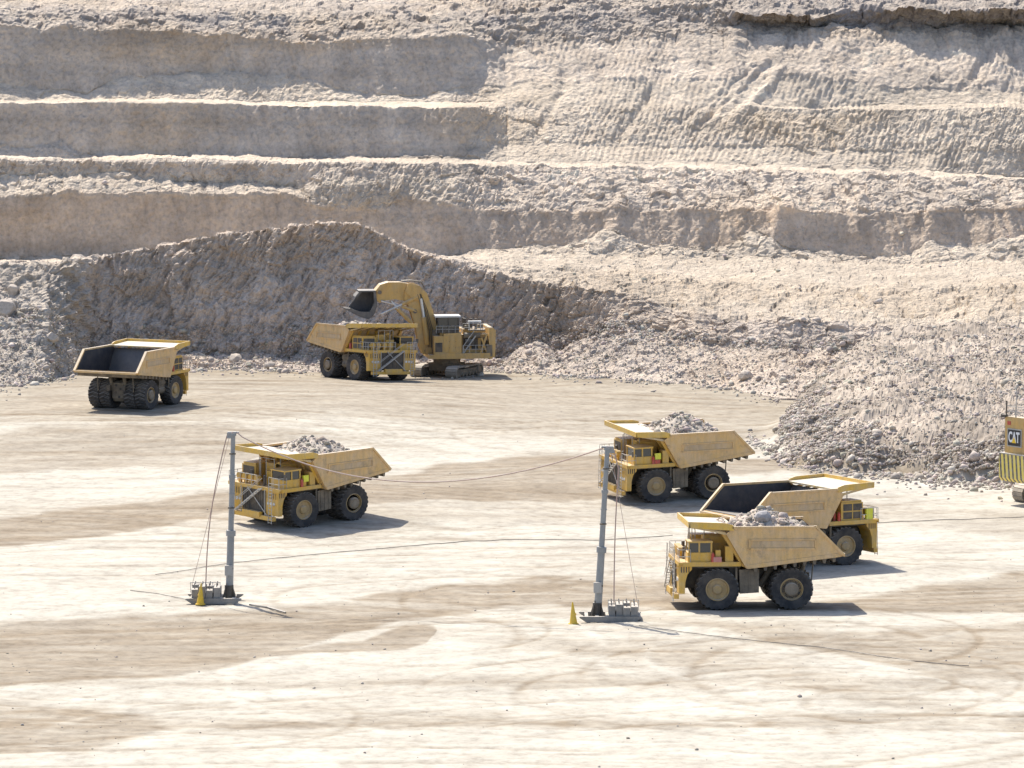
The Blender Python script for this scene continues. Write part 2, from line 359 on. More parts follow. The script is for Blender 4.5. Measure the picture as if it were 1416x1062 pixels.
Zg = Zb+Zp+pm*(.7*rub+.35*ridged(Xg/1.7, Yg/1.7, 1.3, 4, .65)+.5*blocks(Xg/2.4+rn, Yg/3.4, 5)+.22*blocks(Xg/1.0, Yg/1.4, 6)+.5*fbm(Xg/14, Yg/14, 4.1, 2))+(1-pm)*(-.05*np.clip(gr, 0, 1)-.07*np.clip(trk, -1, 1.3)+.05*fine*np.clip(.4+dirt, 0, 1)+.035*sc1+.04*streak)
Zg = np.where(Yg > 590, np.minimum(Zg, np.where(Yg > 640, -1.0, 3)), Zg)
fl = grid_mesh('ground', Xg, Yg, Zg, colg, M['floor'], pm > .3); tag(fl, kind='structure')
ground_arr = (Xg, Yg, Zg, pm, px, py, colg)
# ---------------------------------------------------------------- pit wall sheet: break lines (px, y, D)
L = [
 [(0,556,None),(60,550,None),(100,534,None),(125,512,None),(200,512,None),(420,518,None),(600,516,None),(700,514,None),(800,522,None),(900,530,None),(1000,538,None),(1080,552,None),(1416,552,None)],
 [(0,462,585),(60,452,588),(100,470,602),(125,496,614),(200,492,616),(300,492,616),(420,497,615),(560,495,616),(640,494,617),(690,498,617),(718,480,616.5),(745,470,616),(775,486,614.5),(800,472,613),(850,462,610),(930,470,605),(1000,478,600),(1060,484,594),(1200,486,589),(1416,486,587)],
 [(0,366,606),(60,366,608),(100,362,613),(150,352,621),(200,345,623),(250,335,623),(300,325,623),(350,318,623),(400,314,623),(440,308,623),(470,306,623),(495,310,623),(520,322,624),(560,345,625),(600,356,625),(640,368,625),(680,380,623),(760,394,621),(850,408,618),(930,430,614),(1000,440,608),(1100,446,600),(1250,458,596),(1416,450,595)],
 [(0,369,620),(100,366,627),(200,356,637),(300,345,640),(470,332,638),(560,352,640),(600,357,642),(640,360,640),(700,368,640),(800,375,638),(900,382,636),(1000,388,634),(1100,392,630),(1250,400,626),(1416,396,624)],
 [(0,359,657.3),(600,356,657.3),(700,350,656),(800,352,656),(900,357,656),(1000,360,655),(1100,362,655),(1200,365,655),(1416,362,655)],
 [(0,356,658),(620,353,658),(700,346,660),(760,340,661),(800,337,661),(835,318,662.5),(865,335,661),(950,346,660.3),(1010,342,660.5),(1045,318,662.5),(1080,342,660.5),(1120,350,660),(1200,354,660),(1260,350,660),(1290,335,661),(1350,343,660.6),(1416,330,661.5)],
 [(0,272,660.3),(100,270,660.3),(200,268,660.3),(300,270,660.3),(400,272,660.3),(430,284,660.5),(450,290,660.5),(530,290,660.5),(560,275,662),(640,290,662),(700,292,664),(900,292,664),(1100,290,664),(1200,296,664),(1416,292,665)],
 [(0,243,665.9),(100,246,666.1),(170,240,666.2),(200,252,665.9),(300,254,665.8),(400,262,665.6),(430,268,662.5),(450,258,661.8),(520,258,661.8),(560,250,665),(640,246,667),(700,262,669.5),(900,262,670),(1100,264,670),(1250,268,670),(1416,272,670)],
 [(0,222,667),(100,224,667),(300,225,667),(500,226,666),(560,226,667.5),(650,227,671),(700,229,676),(800,231,677),(1000,235,677.5),(1100,238,677.5),(1250,243,677),(1416,252,677)],
 [(0,217,682),(300,219,682),(650,221,682),(700,224,683),(800,226,684),(1000,229,685),(1250,236,686),(1416,245,688)],
 [(0,200,684.5),(50,204,684),(85,194,685),(120,212,683),(140,217,683),(640,218,682.8),(665,195,686),(700,200,690.5),(800,202,691),(1000,205,691),(1416,212,691)],
 [(0,142,686.5),(300,143,686.5),(500,146,686.5),(640,149,687),(665,150,691),(700,150,699.5),(800,150,699.5),(1000,150,699.5),(1060,150,698.5),(1200,151,698.5),(1416,151,698.5)],
 [(0,137,702),(650,142,702),(700,140,701.5),(1000,140,701.5),(1060,147,703),(1200,146,704),(1416,144,703)],
 [(0,110,706.2),(50,120,705.5),(120,129,704.2),(150,112,706.4),(250,103,707.4),(310,98,708),(380,101,707.5),(420,108,706.8),(470,122,705.4),(540,133,704),(590,131,704.2),(650,118,705.8),(690,120,705.2),(720,112,707),(1000,110,707),(1060,102,710),(1120,106,709),(1250,124,707.5),(1416,126,707.5)],
 [(0,34,709.5),(170,40,709.5),(300,48,709.5),(400,58,709.5),(500,56,709.5),(640,50,710),(700,62,716),(800,60,717),(1000,52,719),(1150,46,719.5),(1416,46,719.5)],
 [(0,14,717),(200,14,717),(400,22,717),(700,26,722),(900,24,723.5),(1000,36,723),(1100,38,723),(1180,34,722.5),(1240,30,723),(1416,38,724)],
 [(0,6,727),(700,4,732),(990,12,726),(1030,24,719.5),(1130,24,719.5),(1190,14,724),(1240,14,719),(1416,16,717.5)],
 [(0,1,742),(700,-4,738),(1000,-8,732),(1416,-6,732)],
 [(0,-110,775),(1416,-110,775)],
 [(0,-115,900),(1416,-115,900)],
 [(0,-112,1100),(1416,-112,1100)],
]
ucol = np.concatenate([[-14000,-7000,-3500,-1800,-1000,-650], np.arange(-420, 1840, 1.75), [2100,2500,3400,5000,8500,15500]])
uc = ucol+0*ucol
uw = np.clip(uc, -300, 1700)
# outside the photo the benches carry on with mirrored variation
um = np.where(uw < 0, -uw*.9, np.where(uw > 1416, 1416-(uw-1416)*.9, uw))
Ys, Ds = [], []
for k, l in enumerate(L):
    y = np.interp(um, [p[0] for p in l], [p[1] for p in l])
    if l[0][2] is None: D = ground_D(y)
    else: D = np.interp(um, [p[0] for p in l], [p[2] for p in l])
    Ys.append(y); Ds.append(D)
Ys = np.array(Ys); Ds = np.array(Ds)
# wobble of the break lines
for k in range(1, len(L)-2):
    s = 3.0 if k in (1, 5, 6, 13, 14, 15) else 2.0 if k in (7, 10) else 1.3
    Ys[k] += s*fbm(ucol/38, k*7.3, .5, 4)*(1+.9*(k in (14, 15, 16))*(um > 900)); Ds[k] += .7*fbm(ucol/60, k*3.3, 4.5, 3)*(0.5 if k in (8, 11) else 1)
nseg = []; 
for k in range(len(L)-1):
    dy = np.max(np.abs(Ys[k+1]-Ys[k])); nseg.append(int(max(5, dy/1.35)) if k < 18 else 3)
# v parameter rows
ts = []
for k, n in enumerate(nseg): ts += [k+i/n for i in range(n)]
ts.append(len(L)-1); ts = np.array(ts)
kk = np.minimum(ts.astype(int), len(L)-2); fr = (ts-kk)[:, None]
Yw = Ys[kk]*(1-fr)+Ys[kk+1]*fr; Dw = Ds[kk]*(1-fr)+Ds[kk+1]*fr
# roughness per segment: (left px<620, right px>700)
rough = [(.9,.8),(1.05,.95),(.75,.75),(.3,.42),(.5,.75),(.12,.14),(.6,.85),(.6,1.0),(.30,.30),(.6,.35),(.18,.42),(.30,.3),(.42,.28),(.16,.30),(.9,.9),(.8,1.3),(.6,1.0),(1,1),(.5,.5),(.2,.2)]
rl = np.array(rough); t_ = sst(600, 700, um)[None, :]
def blur_rows(a):
    return a
RA = rl[kk, 0][:, None]*(1-t_)+rl[kk, 1][:, None]*t_
# soften transitions
for _ in range(5): RA[1:-1] = (RA[:-2]+2*RA[1:-1]+RA[2:])/4
UU = np.broadcast_to(ucol, Yw.shape)
Xw, _, Zw = P(UU, Yw, Dw); Yd = Dw.copy()
# normals from the undisplaced sheet
def normals(X, Y, Z):
    p = np.stack([X, Y, Z], -1); du = np.gradient(p, axis=1); dv = np.gradient(p, axis=0)
    n = np.cross(du, dv); n /= np.linalg.norm(n, axis=-1, keepdims=True)+1e-9
    n[n[..., 1] > 0.2] *= 1
    return n
nr = normals(Xw, Yd, Zw)
flip = np.sign(nr[..., 2:3]-nr[..., 1:2]*.8); nr = nr*np.where(flip == 0, 1, flip)
big = ridged(Xw/9, Yd/9, Zw/6, 4, .55); med = ridged(Xw/2.6+5, Yd/2.6, Zw/2.2, 3, .6); low = fbm(Xw/22, Yd/22, Zw/16, 3)
fluted = ridged(Xw/2.2+.12*Zw, Yd/30, Zw/22, 4, .6)
flute2 = ridged(Xw/1.7-.5*Zw, Yd/12, Zw/9, 3, .6); seg_ = ts[:, None]+0*Xw
isface = np.isin(kk, [5, 6, 7, 10, 13])[:, None]
# digging marks on the right-hand slopes: slanted teeth grooves
dm = (sst(690, 760, um)[None, :])*(((ts > 9.2) & (ts < 14.2))[:, None])
patchm = sst(-.3, .15, fbm(Xw/22, Yd/60, Zw/9, 3))
ph = (Xw*1.0-(Zw)*.45+1.2*fbm(Xw/20, Zw/20, 1.1, 2)+np.floor(perlin(Xw/30, Zw/12, 3)*2)*.7)
teeth = np.abs((ph/.95) % 1-.5)*2-.5
disp = RA*(1.25*big+.55*med)+.8*low*np.clip(RA+.35, 0, 1)+isface*(1-.1*t_)*.50*fluted+(seg_ < 2.2)*(seg_ > .8)*.45*flute2+dm*patchm*(.21*teeth+.10*fluted)+dm*.12*flute2
jit = ridged(Xw/.9, Yd/.9, Zw/.9, 2, .6); bu, bv = Xw+.6*fbm(Xw/2, Zw/2, 3.3, 2), (Zw*1.25+Yd*.8)+.6*fbm(Xw/2, Zw/2, 4.4, 2)
rill = ridged(Xw/1.3-.42*Zw+.6*fbm(Xw/6, Zw/6, 2.7, 2), Zw/6+Yd/14, 3.9, 4, .62)
disp = disp*(1-.38*np.clip(RA, 0, 1))+(.12+.42*RA)*rill*(1+.6*(seg_ < 2.1))*sst(.3, .9, seg_)*(1-sst(.72, .92, np.abs(nr[..., 2])))+RA*(.6*blocks(bu/2.2, bv/3.2, 1)+.28*blocks(bu/1.1, bv/1.3, 2)+.12*jit)
def gully(x0, y0, x1, y1, wd, dep):
    t = np.clip((Yw-y0)/(y1-y0), -.1, 1.1); c = x0+(x1-x0)*t+5*fbm(Yw/22, x0, 1.5, 2); m = sst(-.1, .12, t)*(1-sst(.85, 1.1, t))
    return .8*dep*m*np.exp(-((UU-c)/(wd*(1+.8*t)))**2)
for g_ in ((1062,92,955,186,5,-.5),(1035,100,930,180,4,-.35),(1047,95,990,165,4,.5),(1080,96,1010,178,6,.7),(1378,52,1335,128,5,-.7),(1010,120,965,182,3,-.5),(905,120,850,200,6,-.8),(780,118,735,205,5,-.6),(1085,285,1060,350,11,1.0),(860,275,842,345,13,1.0),(560,232,545,275,6,.8),(1290,290,1282,350,8,.8),(1190,270,1184,330,7,.6),(985,300,975,350,4,-.5)):
    disp = disp+gully(*g_)
fade = np.minimum(sst(0, .3, ts), 1-sst(18.2, 19, ts))[:, None]
disp = disp*fade
Xw2 = Xw+nr[..., 0]*disp; Yw2 = Yd+nr[..., 1]*disp; Zw2 = Zw+nr[..., 2]*disp
Zw2[0] -= 1.5; Zw2[-3:] = np.maximum(Zw2[-3:], Zw2[-4].mean()); 
# albedo of the rock: beds, spill, dust, plus shade painted in along the top
seg = ts[:, None]+0*Xw
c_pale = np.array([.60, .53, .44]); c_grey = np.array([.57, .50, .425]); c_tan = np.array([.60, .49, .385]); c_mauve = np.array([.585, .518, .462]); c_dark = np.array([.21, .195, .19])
nz1 = fbm(Xw/30, Yd/30, Zw/5, 4); nz2 = fbm(Xw/8, Yd/8, Zw/8, 4); bed = fbm(Xw/160, Yd/160, Zw/1.6, 4)
def S(a, b): return (sst(a-.15, a+.15, seg)*(1-sst(b-.15, b+.15, seg)))[..., None]
left = (1-t_)[..., None]; right = t_[..., None]
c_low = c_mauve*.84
C = c_grey*np.ones(Xw.shape+(3,))
def lay(c, w):
    global C
    C = C*(1-w)+c*w
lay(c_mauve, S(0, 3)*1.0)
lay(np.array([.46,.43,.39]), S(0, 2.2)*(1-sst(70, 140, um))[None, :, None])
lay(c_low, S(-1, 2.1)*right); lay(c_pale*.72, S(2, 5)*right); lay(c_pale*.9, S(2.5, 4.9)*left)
lay(c_tan, S(5, 6.1)*.85); lay(c_pale, S(6, 7.3)*left*.8); lay(c_grey*1.12, S(6.2, 8)*right)
lay(c_pale*1.05, S(8, 9)); lay(c_grey*1.02, S(10, 11)*left); lay(c_pale*.97, S(9, 13)*right)
lay(c_pale*1.05, S(11, 13)*left); lay(c_grey*.98, S(13, 14)*left); lay(c_grey*1.1, S(13, 14.1)*right); lay(c_pale*.97, S(4, 5)*right)
lay(c_grey*.86, S(14, 17)*(.6+.4*right)); lay(c_dark*1.2, S(14.6, 17)*sst(960, 1060, um)[None, :, None])  # upper right: shadow pockets under the overhang painted dark, over greyer rock
lay(c_dark*1.45, S(14.1, 16.4)*np.clip(.55+1.1*nz2+.5*nz1, .1, .95)[..., None]*(1-.5*sst(700, 1000, um))[None, :, None]); lay(c_pale*.95, S(16.8, 21)*left)  # top band: darker rock, with shade patches painted in through the noise mask
vs_ = fbm(Xw/1.4, Yd/20, Zw/18, 3); C = C*(1+.14*nz1+.13*nz2+.09*bed*sst(2.5, 5, seg)+.10*vs_*(seg < 8))[..., None]
# warm patches
wp = sst(.15, .6, fbm(Xw/40+9, Yd/40, Zw/10, 3))[..., None]; C = C*(1-wp*np.array([.0, .05, .12]))
# dusty white where loose material lies flat
nr2 = normals(Xw2, Yw2, Zw2); nr2 *= np.sign(nr2[..., 2:3]-nr2[..., 1:2]*.8+1e-6)
flat = sst(.62, .9, nr2[..., 2])[..., None]
C = C*(1-.5*flat)+c_pale*.98*.5*flat
C = np.clip(C*np.array([1.08, 1.04, .99]), .05, .75)
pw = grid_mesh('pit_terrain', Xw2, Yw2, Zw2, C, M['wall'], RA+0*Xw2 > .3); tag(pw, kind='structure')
# ---------------------------------------------------------------- rocks
_ph = (1+5**.5)/2
ICO_V = np.array([(-1,_ph,0),(1,_ph,0),(-1,-_ph,0),(1,-_ph,0),(0,-1,_ph),(0,1,_ph),(0,-1,-_ph),(0,1,-_ph),(_ph,0,-1),(_ph,0,1),(-_ph,0,-1),(-_ph,0,1)], float)/1.9
ICO_F = np.array([(0,11,5),(0,5,1),(0,1,7),(0,7,10),(0,10,11),(1,5,9),(5,11,4),(11,10,2),(10,7,6),(7,1,8),(3,9,4),(3,4,2),(3,2,6),(3,6,8),(3,8,9),(4,9,5),(2,4,11),(6,2,10),(8,6,7),(9,8,1)])
def rocks_arrays(pos, size, seed=0):
    g = np.random.default_rng(seed); n = len(pos)
    q = g.normal(size=(n, 4)); q /= np.linalg.norm(q, axis=1)[:, None]; w, x, y, z = q.T
    Rm = np.stack([np.stack([1-2*(y*y+z*z), 2*(x*y-z*w), 2*(x*z+y*w)], -1), np.stack([2*(x*y+z*w), 1-2*(x*x+z*z), 2*(y*z-x*w)], -1), np.stack([2*(x*z-y*w), 2*(y*z+x*w), 1-2*(x*x+y*y)], -1)], 1)
    v = ICO_V[None]*(1+g.uniform(-.28, .22, (n, 12, 1)))*g.uniform(.6, 1.25, (n, 1, 3))
    v = np.einsum('nij,nkj->nki', Rm, v)*size[:, None, None]; v[..., 2] *= .85
    v += pos[:, None, :]
    f = ICO_F[None]+(np.arange(n)*12)[:, None, None]
    return v.reshape(-1, 3), f.reshape(-1, 3)
def tri_mesh(name, v, f, col, m):
    me = bpy.data.meshes.new(name); me.vertices.add(len(v)); me.vertices.foreach_set('co', v.astype(np.float32).ravel())
    me.loops.add(f.size); me.loops.foreach_set('vertex_index', f.astype(np.int32).ravel())
    me.polygons.add(len(f)); me.polygons.foreach_set('loop_start', np.arange(0, f.size, 3, dtype=np.int32))
    me.update(calc_edges=True)
    a = me.color_attributes.new('col', 'FLOAT_COLOR', 'POINT'); a.data.foreach_set('color', np.concatenate([col, np.ones((len(v), 1))], 1).astype(np.float32).ravel())
    me.materials.append(m); o = bpy.data.objects.new(name, me); COL.objects.link(o); return o
def rock_cols(n, base=(.40, .375, .345), var=.25, seed=1):
    g = np.random.default_rng(seed); c = np.array(base)[None]*(1+g.uniform(-var, var, (n, 1)))*(1+g.uniform(-.05, .05, (n, 3)))
    return np.repeat(np.clip(c, .05, .7), 12, 0)
def scatter(XX, YY, ZZ, W, n, smin, smax, seed, powr=2.6):
    g = np.random.default_rng(seed); w = W.ravel().astype(float); w /= w.sum(); i = g.choice(len(w), n, p=w)
    s = smin*(1-g.random(n)*(1-(smin/smax)**powr))**(-1/powr)
    p = np.stack([XX.ravel()[i], YY.ravel()[i], ZZ.ravel()[i]], -1)+g.uniform(-.4, .4, (n, 3))*[1, 1, .0]
    p[:, 2] += s*.15; return p, s
segc = seg; UUc = UU; inpx = (UUc > -60) & (UUc < 1480)
clump = sst(-.1, .5, fbm(Xw/10, Yd/10, 2.2, 3))+.08
# loose rock along the foot of the wall and down its slopes
W1 = inpx*((segc < 1.25)*(1.2*clump+.5)+((segc >= 1.25) & (segc < 2.4))*.10*clump+((segc > 2.4) & (segc < 5.6))*.10*clump*t_+((segc > 6) & (segc < 8))*.04*clump)
W1 = W1*np.where(UUc < 130, 1.6, 1)
p1, s1 = scatter(Xw2, Yw2, Zw2, W1, 22000, .10, .7, 21, 3.0)
p1[:, 1] -= .0
GX, GY, GZ, GP, Gpx, Gpy, GC = ground_arr
W2 = (GP > .35)*(Gpx > 1000)*(Gpx < 1500)*(Gpy > 440)*(.35+1.3*(sst(2.4, 5.2, Zp) < .6))*(sst(-.3, .5, fbm(GX/8, GY/8, 5.2, 3))+.15)
p2, s2 = scatter(GX, GY, GZ, W2, 26000, .09, .6, 22, 3.0)
# spill at the wall foot, out on to the floor
toe = np.interp(Gpx, [p[0] for p in L[0]], [p[1] for p in L[0]])
W3 = (Gpx > -50)*(Gpx < 1080)*(Gpy < 620)*np.exp(-np.maximum(Gpy-toe, 0)/3.0)*(Gpy > toe-10)*(sst(-.1, .5, fbm(GX/9, GY/9, 8.2, 3))+.1)
W3 = W3*np.where((Gpx > 120) & (Gpx < 460), 1.6, 1)
p3, s3 = scatter(GX, GY, GZ, W3, 4200, .12, .75, 23)
pf = pile_f(Gpx); W4 = (Gpx > 1035)*(Gpx < 1480)*np.exp(-np.abs(Gpy-pf)/4.0)
p4, s4 = scatter(GX, GY, GZ, W4, 2200, .14, .8, 24)
pa = np.concatenate([p1, p2, p3, p4]); sa = np.concatenate([s1, s2, s3, s4])
v, f = rocks_arrays(pa, sa, 5); ro = tri_mesh('loose_rock', v, f, rock_cols(len(pa), (.45, .395, .335), .22), M['rock']); tag(ro, 'loose broken rock scattered over the slopes and foot of the pit wall', 'rubble', kind='stuff')
# stones on the floor
W5 = (Gpx > -30)*(Gpx < 1450)*(Gpy > 560)*(Gpy < 1080)*(GP < .05)*(dirt*.6+.1)*np.maximum(Gpy-500, 30)
p5, s5 = scatter(GX, GY, GZ, W5, 420, .05, .2, 25, 3)
v, f = rocks_arrays(p5, s5, 6); st = tri_mesh('floor_stones', v, f, rock_cols(len(p5), (.40, .35, .30)), M['rock']); tag(st, 'small stones strewn over the haul floor', 'stones', kind='stuff')
# individual boulders
def sheet_at(px_, y_):
    dd = (UUc-px_)**2+(proj(Xw2, Yw2, Zw2)[1]-y_)**2; i = np.argmin(dd); return Xw2.ravel()[i], Yw2.ravel()[i], Zw2.ravel()[i]
_pry = proj(Xw2, Yw2, Zw2)[1]
def sheet_at(px_, y_):
    i = np.argmin((UUc-px_)**2+(_pry-y_)**2); return float(Xw2.ravel()[i]), float(Yw2.ravel()[i]), float(Zw2.ravel()[i])
import bmesh
def boulder(px_, y_, r, label, seed, ground=False):
    bm = bmesh.new(); bmesh.ops.create_icosphere(bm, subdivisions=3, radius=1); g = np.random.default_rng(seed); sx, sy, sz = g.uniform(.75, 1.25, 3)
    co = np.array([v.co for v in bm.verts]); planes = g.normal(size=(16, 3)); planes /= np.linalg.norm(planes, axis=1)[:, None]; lim = g.uniform(.62, .9, 16)
    for pl, li in zip(planes, lim):
        d_ = co@pl; over = np.maximum(d_-li, 0); co -= over[:, None]*pl
    co *= 1+.05*fbm(co[:, 0]*2.5, co[:, 1]*2.5, co[:, 2]*2.5+seed, 3)[:, None]
    for v, c in zip(bm.verts, co): v.co = Vector((c[0]*sx*r, c[1]*sy*r, c[2]*sz*r*.85))
    me = bpy.data.meshes.new('boulder'); bm.to_mesh(me); bm.free(); me.materials.append(M['rock'])
    a = me.color_attributes.new('col', 'FLOAT_COLOR', 'POINT'); a.data.foreach_set('color', np.tile([.48, .415, .345, 1.], len(me.vertices)))
    o = bpy.data.objects.new('boulder', me); COL.objects.link(o)
    o.location = on_ground(px_, y_)+Vector((0, 0, r*.35)) if ground else Vector(sheet_at(px_, y_))+Vector((0, -.3, r*.3))
    o.rotation_euler = (0, 0, seed); tag(o, label, 'boulder', 'boulders fallen along the foot of the pit wall')
boulder(108, 362, 1.25, 'pale pointed boulder standing on the crest of the loose slope at far left', 1)
boulder(8, 432, 1.9, 'large grey boulder lodged in the rubble slope at the left edge', 2)
boulder(20, 405, 1.2, 'pale boulder in the rubble slope above the large grey one at the left edge', 3)
boulder(325, 500, 1.0, 'pale boulder at the foot of the shaded muck face, left of the loading truck', 4)
boulder(372, 508, .85, 'small pale boulder on the floor between the shaded face and the loading truck', 5)
boulder(1032, 522, 1.1, 'pale flat boulder at the foot of the slope, above the loaded truck at right', 6)
boulder(62, 470, 1.1, 'pale blocky boulder in the rubble just above and left of the empty truck', 8)
boulder(1195, 640, 1.0, 'grey boulder in the dark front of the right rubble pile', 9, True)
# ---------------------------------------------------------------- haul truck (x forward, rear axle at x=0)
def make_wheel(parent, x, y, out, rear):
    prof = [(1.02,-.62),(1.25,-.68),(1.55,-.73),(1.80,-.73),(1.90,-.64),(1.93,-.35),(1.94,0),(1.93,.35),(1.90,.64),(1.80,.73),(1.55,.73),(1.25,.68),(1.02,.62)]
    def mod(i, j):
        if j in (3, 9): return -.05 if (i//2) % 2 else .03
        if j in (4, 5, 7, 8): 
            k = i+(1 if j in (5, 7) else 0); return -.13 if (k//2) % 2 else .0
        if j == 6: return -.10 if ((i+2)//2) % 2 else 0
        return 0
    t = MB().lathe_y(prof, 96, mod=mod, ring=True).build('wheel', M['tyre'], parent, (x, y, 1.84)); t.scale = (1, 1, .965)
    s = 1 if out > 0 else -1
    r = MB()
    if rear:
        r.lathe_y([(1.06, s*.45), (1.06, s*.60), (.96, s*.65), (.90, s*.40), (.0001, s*.38)], 32).build('rim', M['rim'], t, smooth=True)
        h = MB().lathe_y([(.62, s*.38), (.62, s*.72), (.52, s*.80), (.0001, s*.80)], 24)
        for k in range(12):
            a = k*math.pi/6; h.tube((.42*math.cos(a), s*.78, .42*math.sin(a)), (.42*math.cos(a), s*.86, .42*math.sin(a)), .05, n=6)
        h.build('hub', M['hub'], t, smooth=True)
        MB().lathe_y([(.86, s*.39), (.86, s*.45), (.60, s*.45), (.60, s*.39)], 28, ring=True).build('brake_ring', M['bed'], t)
    else:
        r.lathe_y([(1.06, s*.45), (1.06, s*.62), (.96, s*.64), (.88, s*.42), (.70, s*.36), (.0001, s*.34)], 32)
        r.build('rim', M['rim'], t, smooth=True)
        h = MB().lathe_y([(.46, s*.34), (.44, s*.60), (.34, s*.68), (.0001, s*.70)], 24)
        for k in range(16):
            a = k*math.pi/8; h.tube((.62*math.cos(a), s*.34, .62*math.sin(a)), (.62*math.cos(a), s*.46, .62*math.sin(a)), .05, n=6)
        h.build('hub', M['rim'], t, smooth=True)
    return t
BW = 4.45
def make_truck():
    T = empty('haul_truck')
    # body
    side = [(4.05,3.72),(5.85,6.78),(5.2,7.28),(-1.95,7.28),(-4.38,5.0),(-4.15,4.72),(-1.2,4.36),(2.6,3.84)]
    b = MB()
    for s in (-1, 1):
        y0, y1 = sorted((s*BW, s*(BW-.14))); b.prism(side, y0, y1)
        # rim rail, rear edge rail, panel frame, lower skirt
        y0, y1 = sorted((s*(BW-.22), s*(BW+.10))); b.prism([(5.3,7.22),(5.3,7.42),(-1.98,7.42),(-1.98,7.22)], y0, y1)
        b.prism([(-1.85,7.44),(-2.1,7.44),(-4.55,4.98),(-4.38,4.82)], y0, y1)
        y0, y1 = sorted((s*(BW-.01), s*(BW+.09)))
        b.box(-2.0, 3.75, y0, y1, 6.18, 6.30); b.box(-2.0, 3.95, y0, y1, 5.38, 5.52); b.box(-2.06, -1.94, y0, y1, 5.38, 6.30); b.box(3.7, 3.84, y0, y1, 5.38, 6.30)
        y0, y1 = sorted((s*(BW-.01), s*(BW+.06)))
        b.prism([(3.95,3.70),(4.15,4.02),(-4.0,5.02),(-4.2,4.72)], y0, y1)
    W = BW-.16
    b.prism([(4.05,3.72),(4.25,4.04),(-4.3,5.06),(-4.42,4.74)], -W, W)              # floor
    b.prism([(4.05,3.74),(5.85,6.80),(5.62,6.95),(3.85,3.98)], -W+.002, W-.002)     # front wall
    b.box(-4.62, -4.36, -W, W, 4.74, 4.98)
    body = b.build('dump_body', M['body'], T)
    rb = MB()
    for k in range(9):                                                             # floor cross ribs
        x = 3.4-k*.86; z = 3.72+(4.05-x)*.121; rb.prism([(x,z+.02),(x-.34,z+.06),(x-.28,z-.36),(x-.08,z-.38)], -BW+.1, BW-.1)
    for s in (-1, 1):
        y0, y1 = sorted((s*.75, s*1.15)); rb.prism([(3.9,3.74),(-3.2,4.62),(-3.2,4.2),(3.6,3.25)], y0, y1)
    rb.build('floor_rib', M['frame'], body)
    ln = MB(); e = .012
    ln.prism([(3.98,4.09),(3.98,4.12),(-4.2,5.12),(-4.2,5.08)], -W+.02, W-.02)
    ln.prism([(3.92,4.10),(5.55,6.94),(5.50,6.97),(3.85,4.14)], -W+.03, W-.03)
    for s in (-1, 1):
        y0, y1 = sorted((s*(W-.0), s*(W-.05))); ln.prism([(4.0,4.15),(5.45,6.85),(5.1,7.2),(-1.98,7.2),(-4.25,5.1)], y0, y1)
    ln.build('bed_liner', M['bed'], body)
    c = MB()                                                                       # canopy
    CW = 4.55
    c.prism([(5.0,7.18),(5.0,7.34),(9.0,7.52),(9.05,7.38)], -CW+.1, CW-.1)
    c.prism([(5.35,6.74),(5.7,6.72),(9.0,7.40),(8.9,7.22),(6.2,6.72)], -.12, .12)
    for y in (-4.2, -2.8, -1.4, 1.4, 2.8, 4.2):
        c.prism([(5.72,6.62),(5.9,6.9),(8.8,7.40),(8.8,7.26),(6.7,6.85)], y-.06, y+.06)
    can = c.build('canopy', M['canopy'], body)
    c = MB()
    for s in (-1, 1):
        y0, y1 = sorted((s*CW, s*(CW-.12))); c.prism([(5.2,7.06),(5.2,7.52),(5.9,7.72),(9.02,7.84),(9.1,7.30),(6.6,7.14)], y0, y1)
    c.prism([(8.98,7.32),(9.02,7.84),(9.16,7.84),(9.14,7.32)], -CW, CW)
    c.build('canopy_lip', M['lip'], can)
    g = MB()                                                                       # front wall gussets
    for y in (-3.9, -2.6, -1.3, 0, 1.3, 2.6, 3.9): g.prism([(4.12,3.8),(4.42,3.9),(6.15,6.7),(5.86,6.80)], y-.09, y+.09)
    g.build('front_rib', M['yellow'], body)
    for s in (-1, 1):
        y0, y1 = sorted((s*(BW-.01), s*(BW+.025))); MB().prism([(-1.9,5.56),(-1.9,6.14),(3.5,6.14),(3.7,5.56)], y0, y1).build('side_panel', M['worn'], body)
    # chassis
    c = MB()
    for s in (-1, 1):
        y0, y1 = sorted((s*.85, s*1.3)); c.prism([(-1.9,3.0),(-1.9,2.35),(1.5,2.0),(9.8,1.7),(9.8,2.5),(5.5,2.75),(4.2,3.3),(1,3.35)], y0, y1)
    c.box(4.6, 5.4, -2.9, 2.9, 2.6, 4.05); c.box(9.2, 9.9, -1.3, 1.3, 1.5, 2.6)
    c.box(5.5, 10.1, -1.5, 1.5, 2.0, 3.95)                                         # engine
    c.box(4.5, 9.6, -3.6, 3.6, 3.72, 4.02)                                         # under-deck beams
    c.build('chassis', M['dark'], T)
    a = MB().lathe_y([(.0001,-2.6),(.75,-2.6),(.85,-1.0),(1.0,-.8),(1.0,.8),(.85,1.0),(.75,2.6),(.0001,2.6)], 24, (0,0,1.85))
    a.prism([(-.9,.95),(-1.25,1.4),(-1.25,3.3),(.2,3.5),(1.2,2.4),(.6,.9)], -.85, .85)
    for y in (-.95, .95): a.tube((-1.2, y, 2.7), (-1.5, y, 4.3), .22, n=12)
    ax = a.build('rear_axle', M['frame'], T)
    for y, z in ((.3,3.0),(-.3,2.55),(.35,2.1),(-.1,1.55)): MB().tube((-1.2, y, z), (-1.262, y, z), .17, n=12).build('axle_hole', M['dark'], ax)
    a = MB().tube((6.5,-2.9,1.85), (6.5,2.9,1.85), .32, n=12)
    for s in (-1, 1): a.tube((6.5, s*2.1, 1.6), (6.4, s*2.0, 4.0), .34, n=14)
    a.build('front_axle', M['frame'], T)
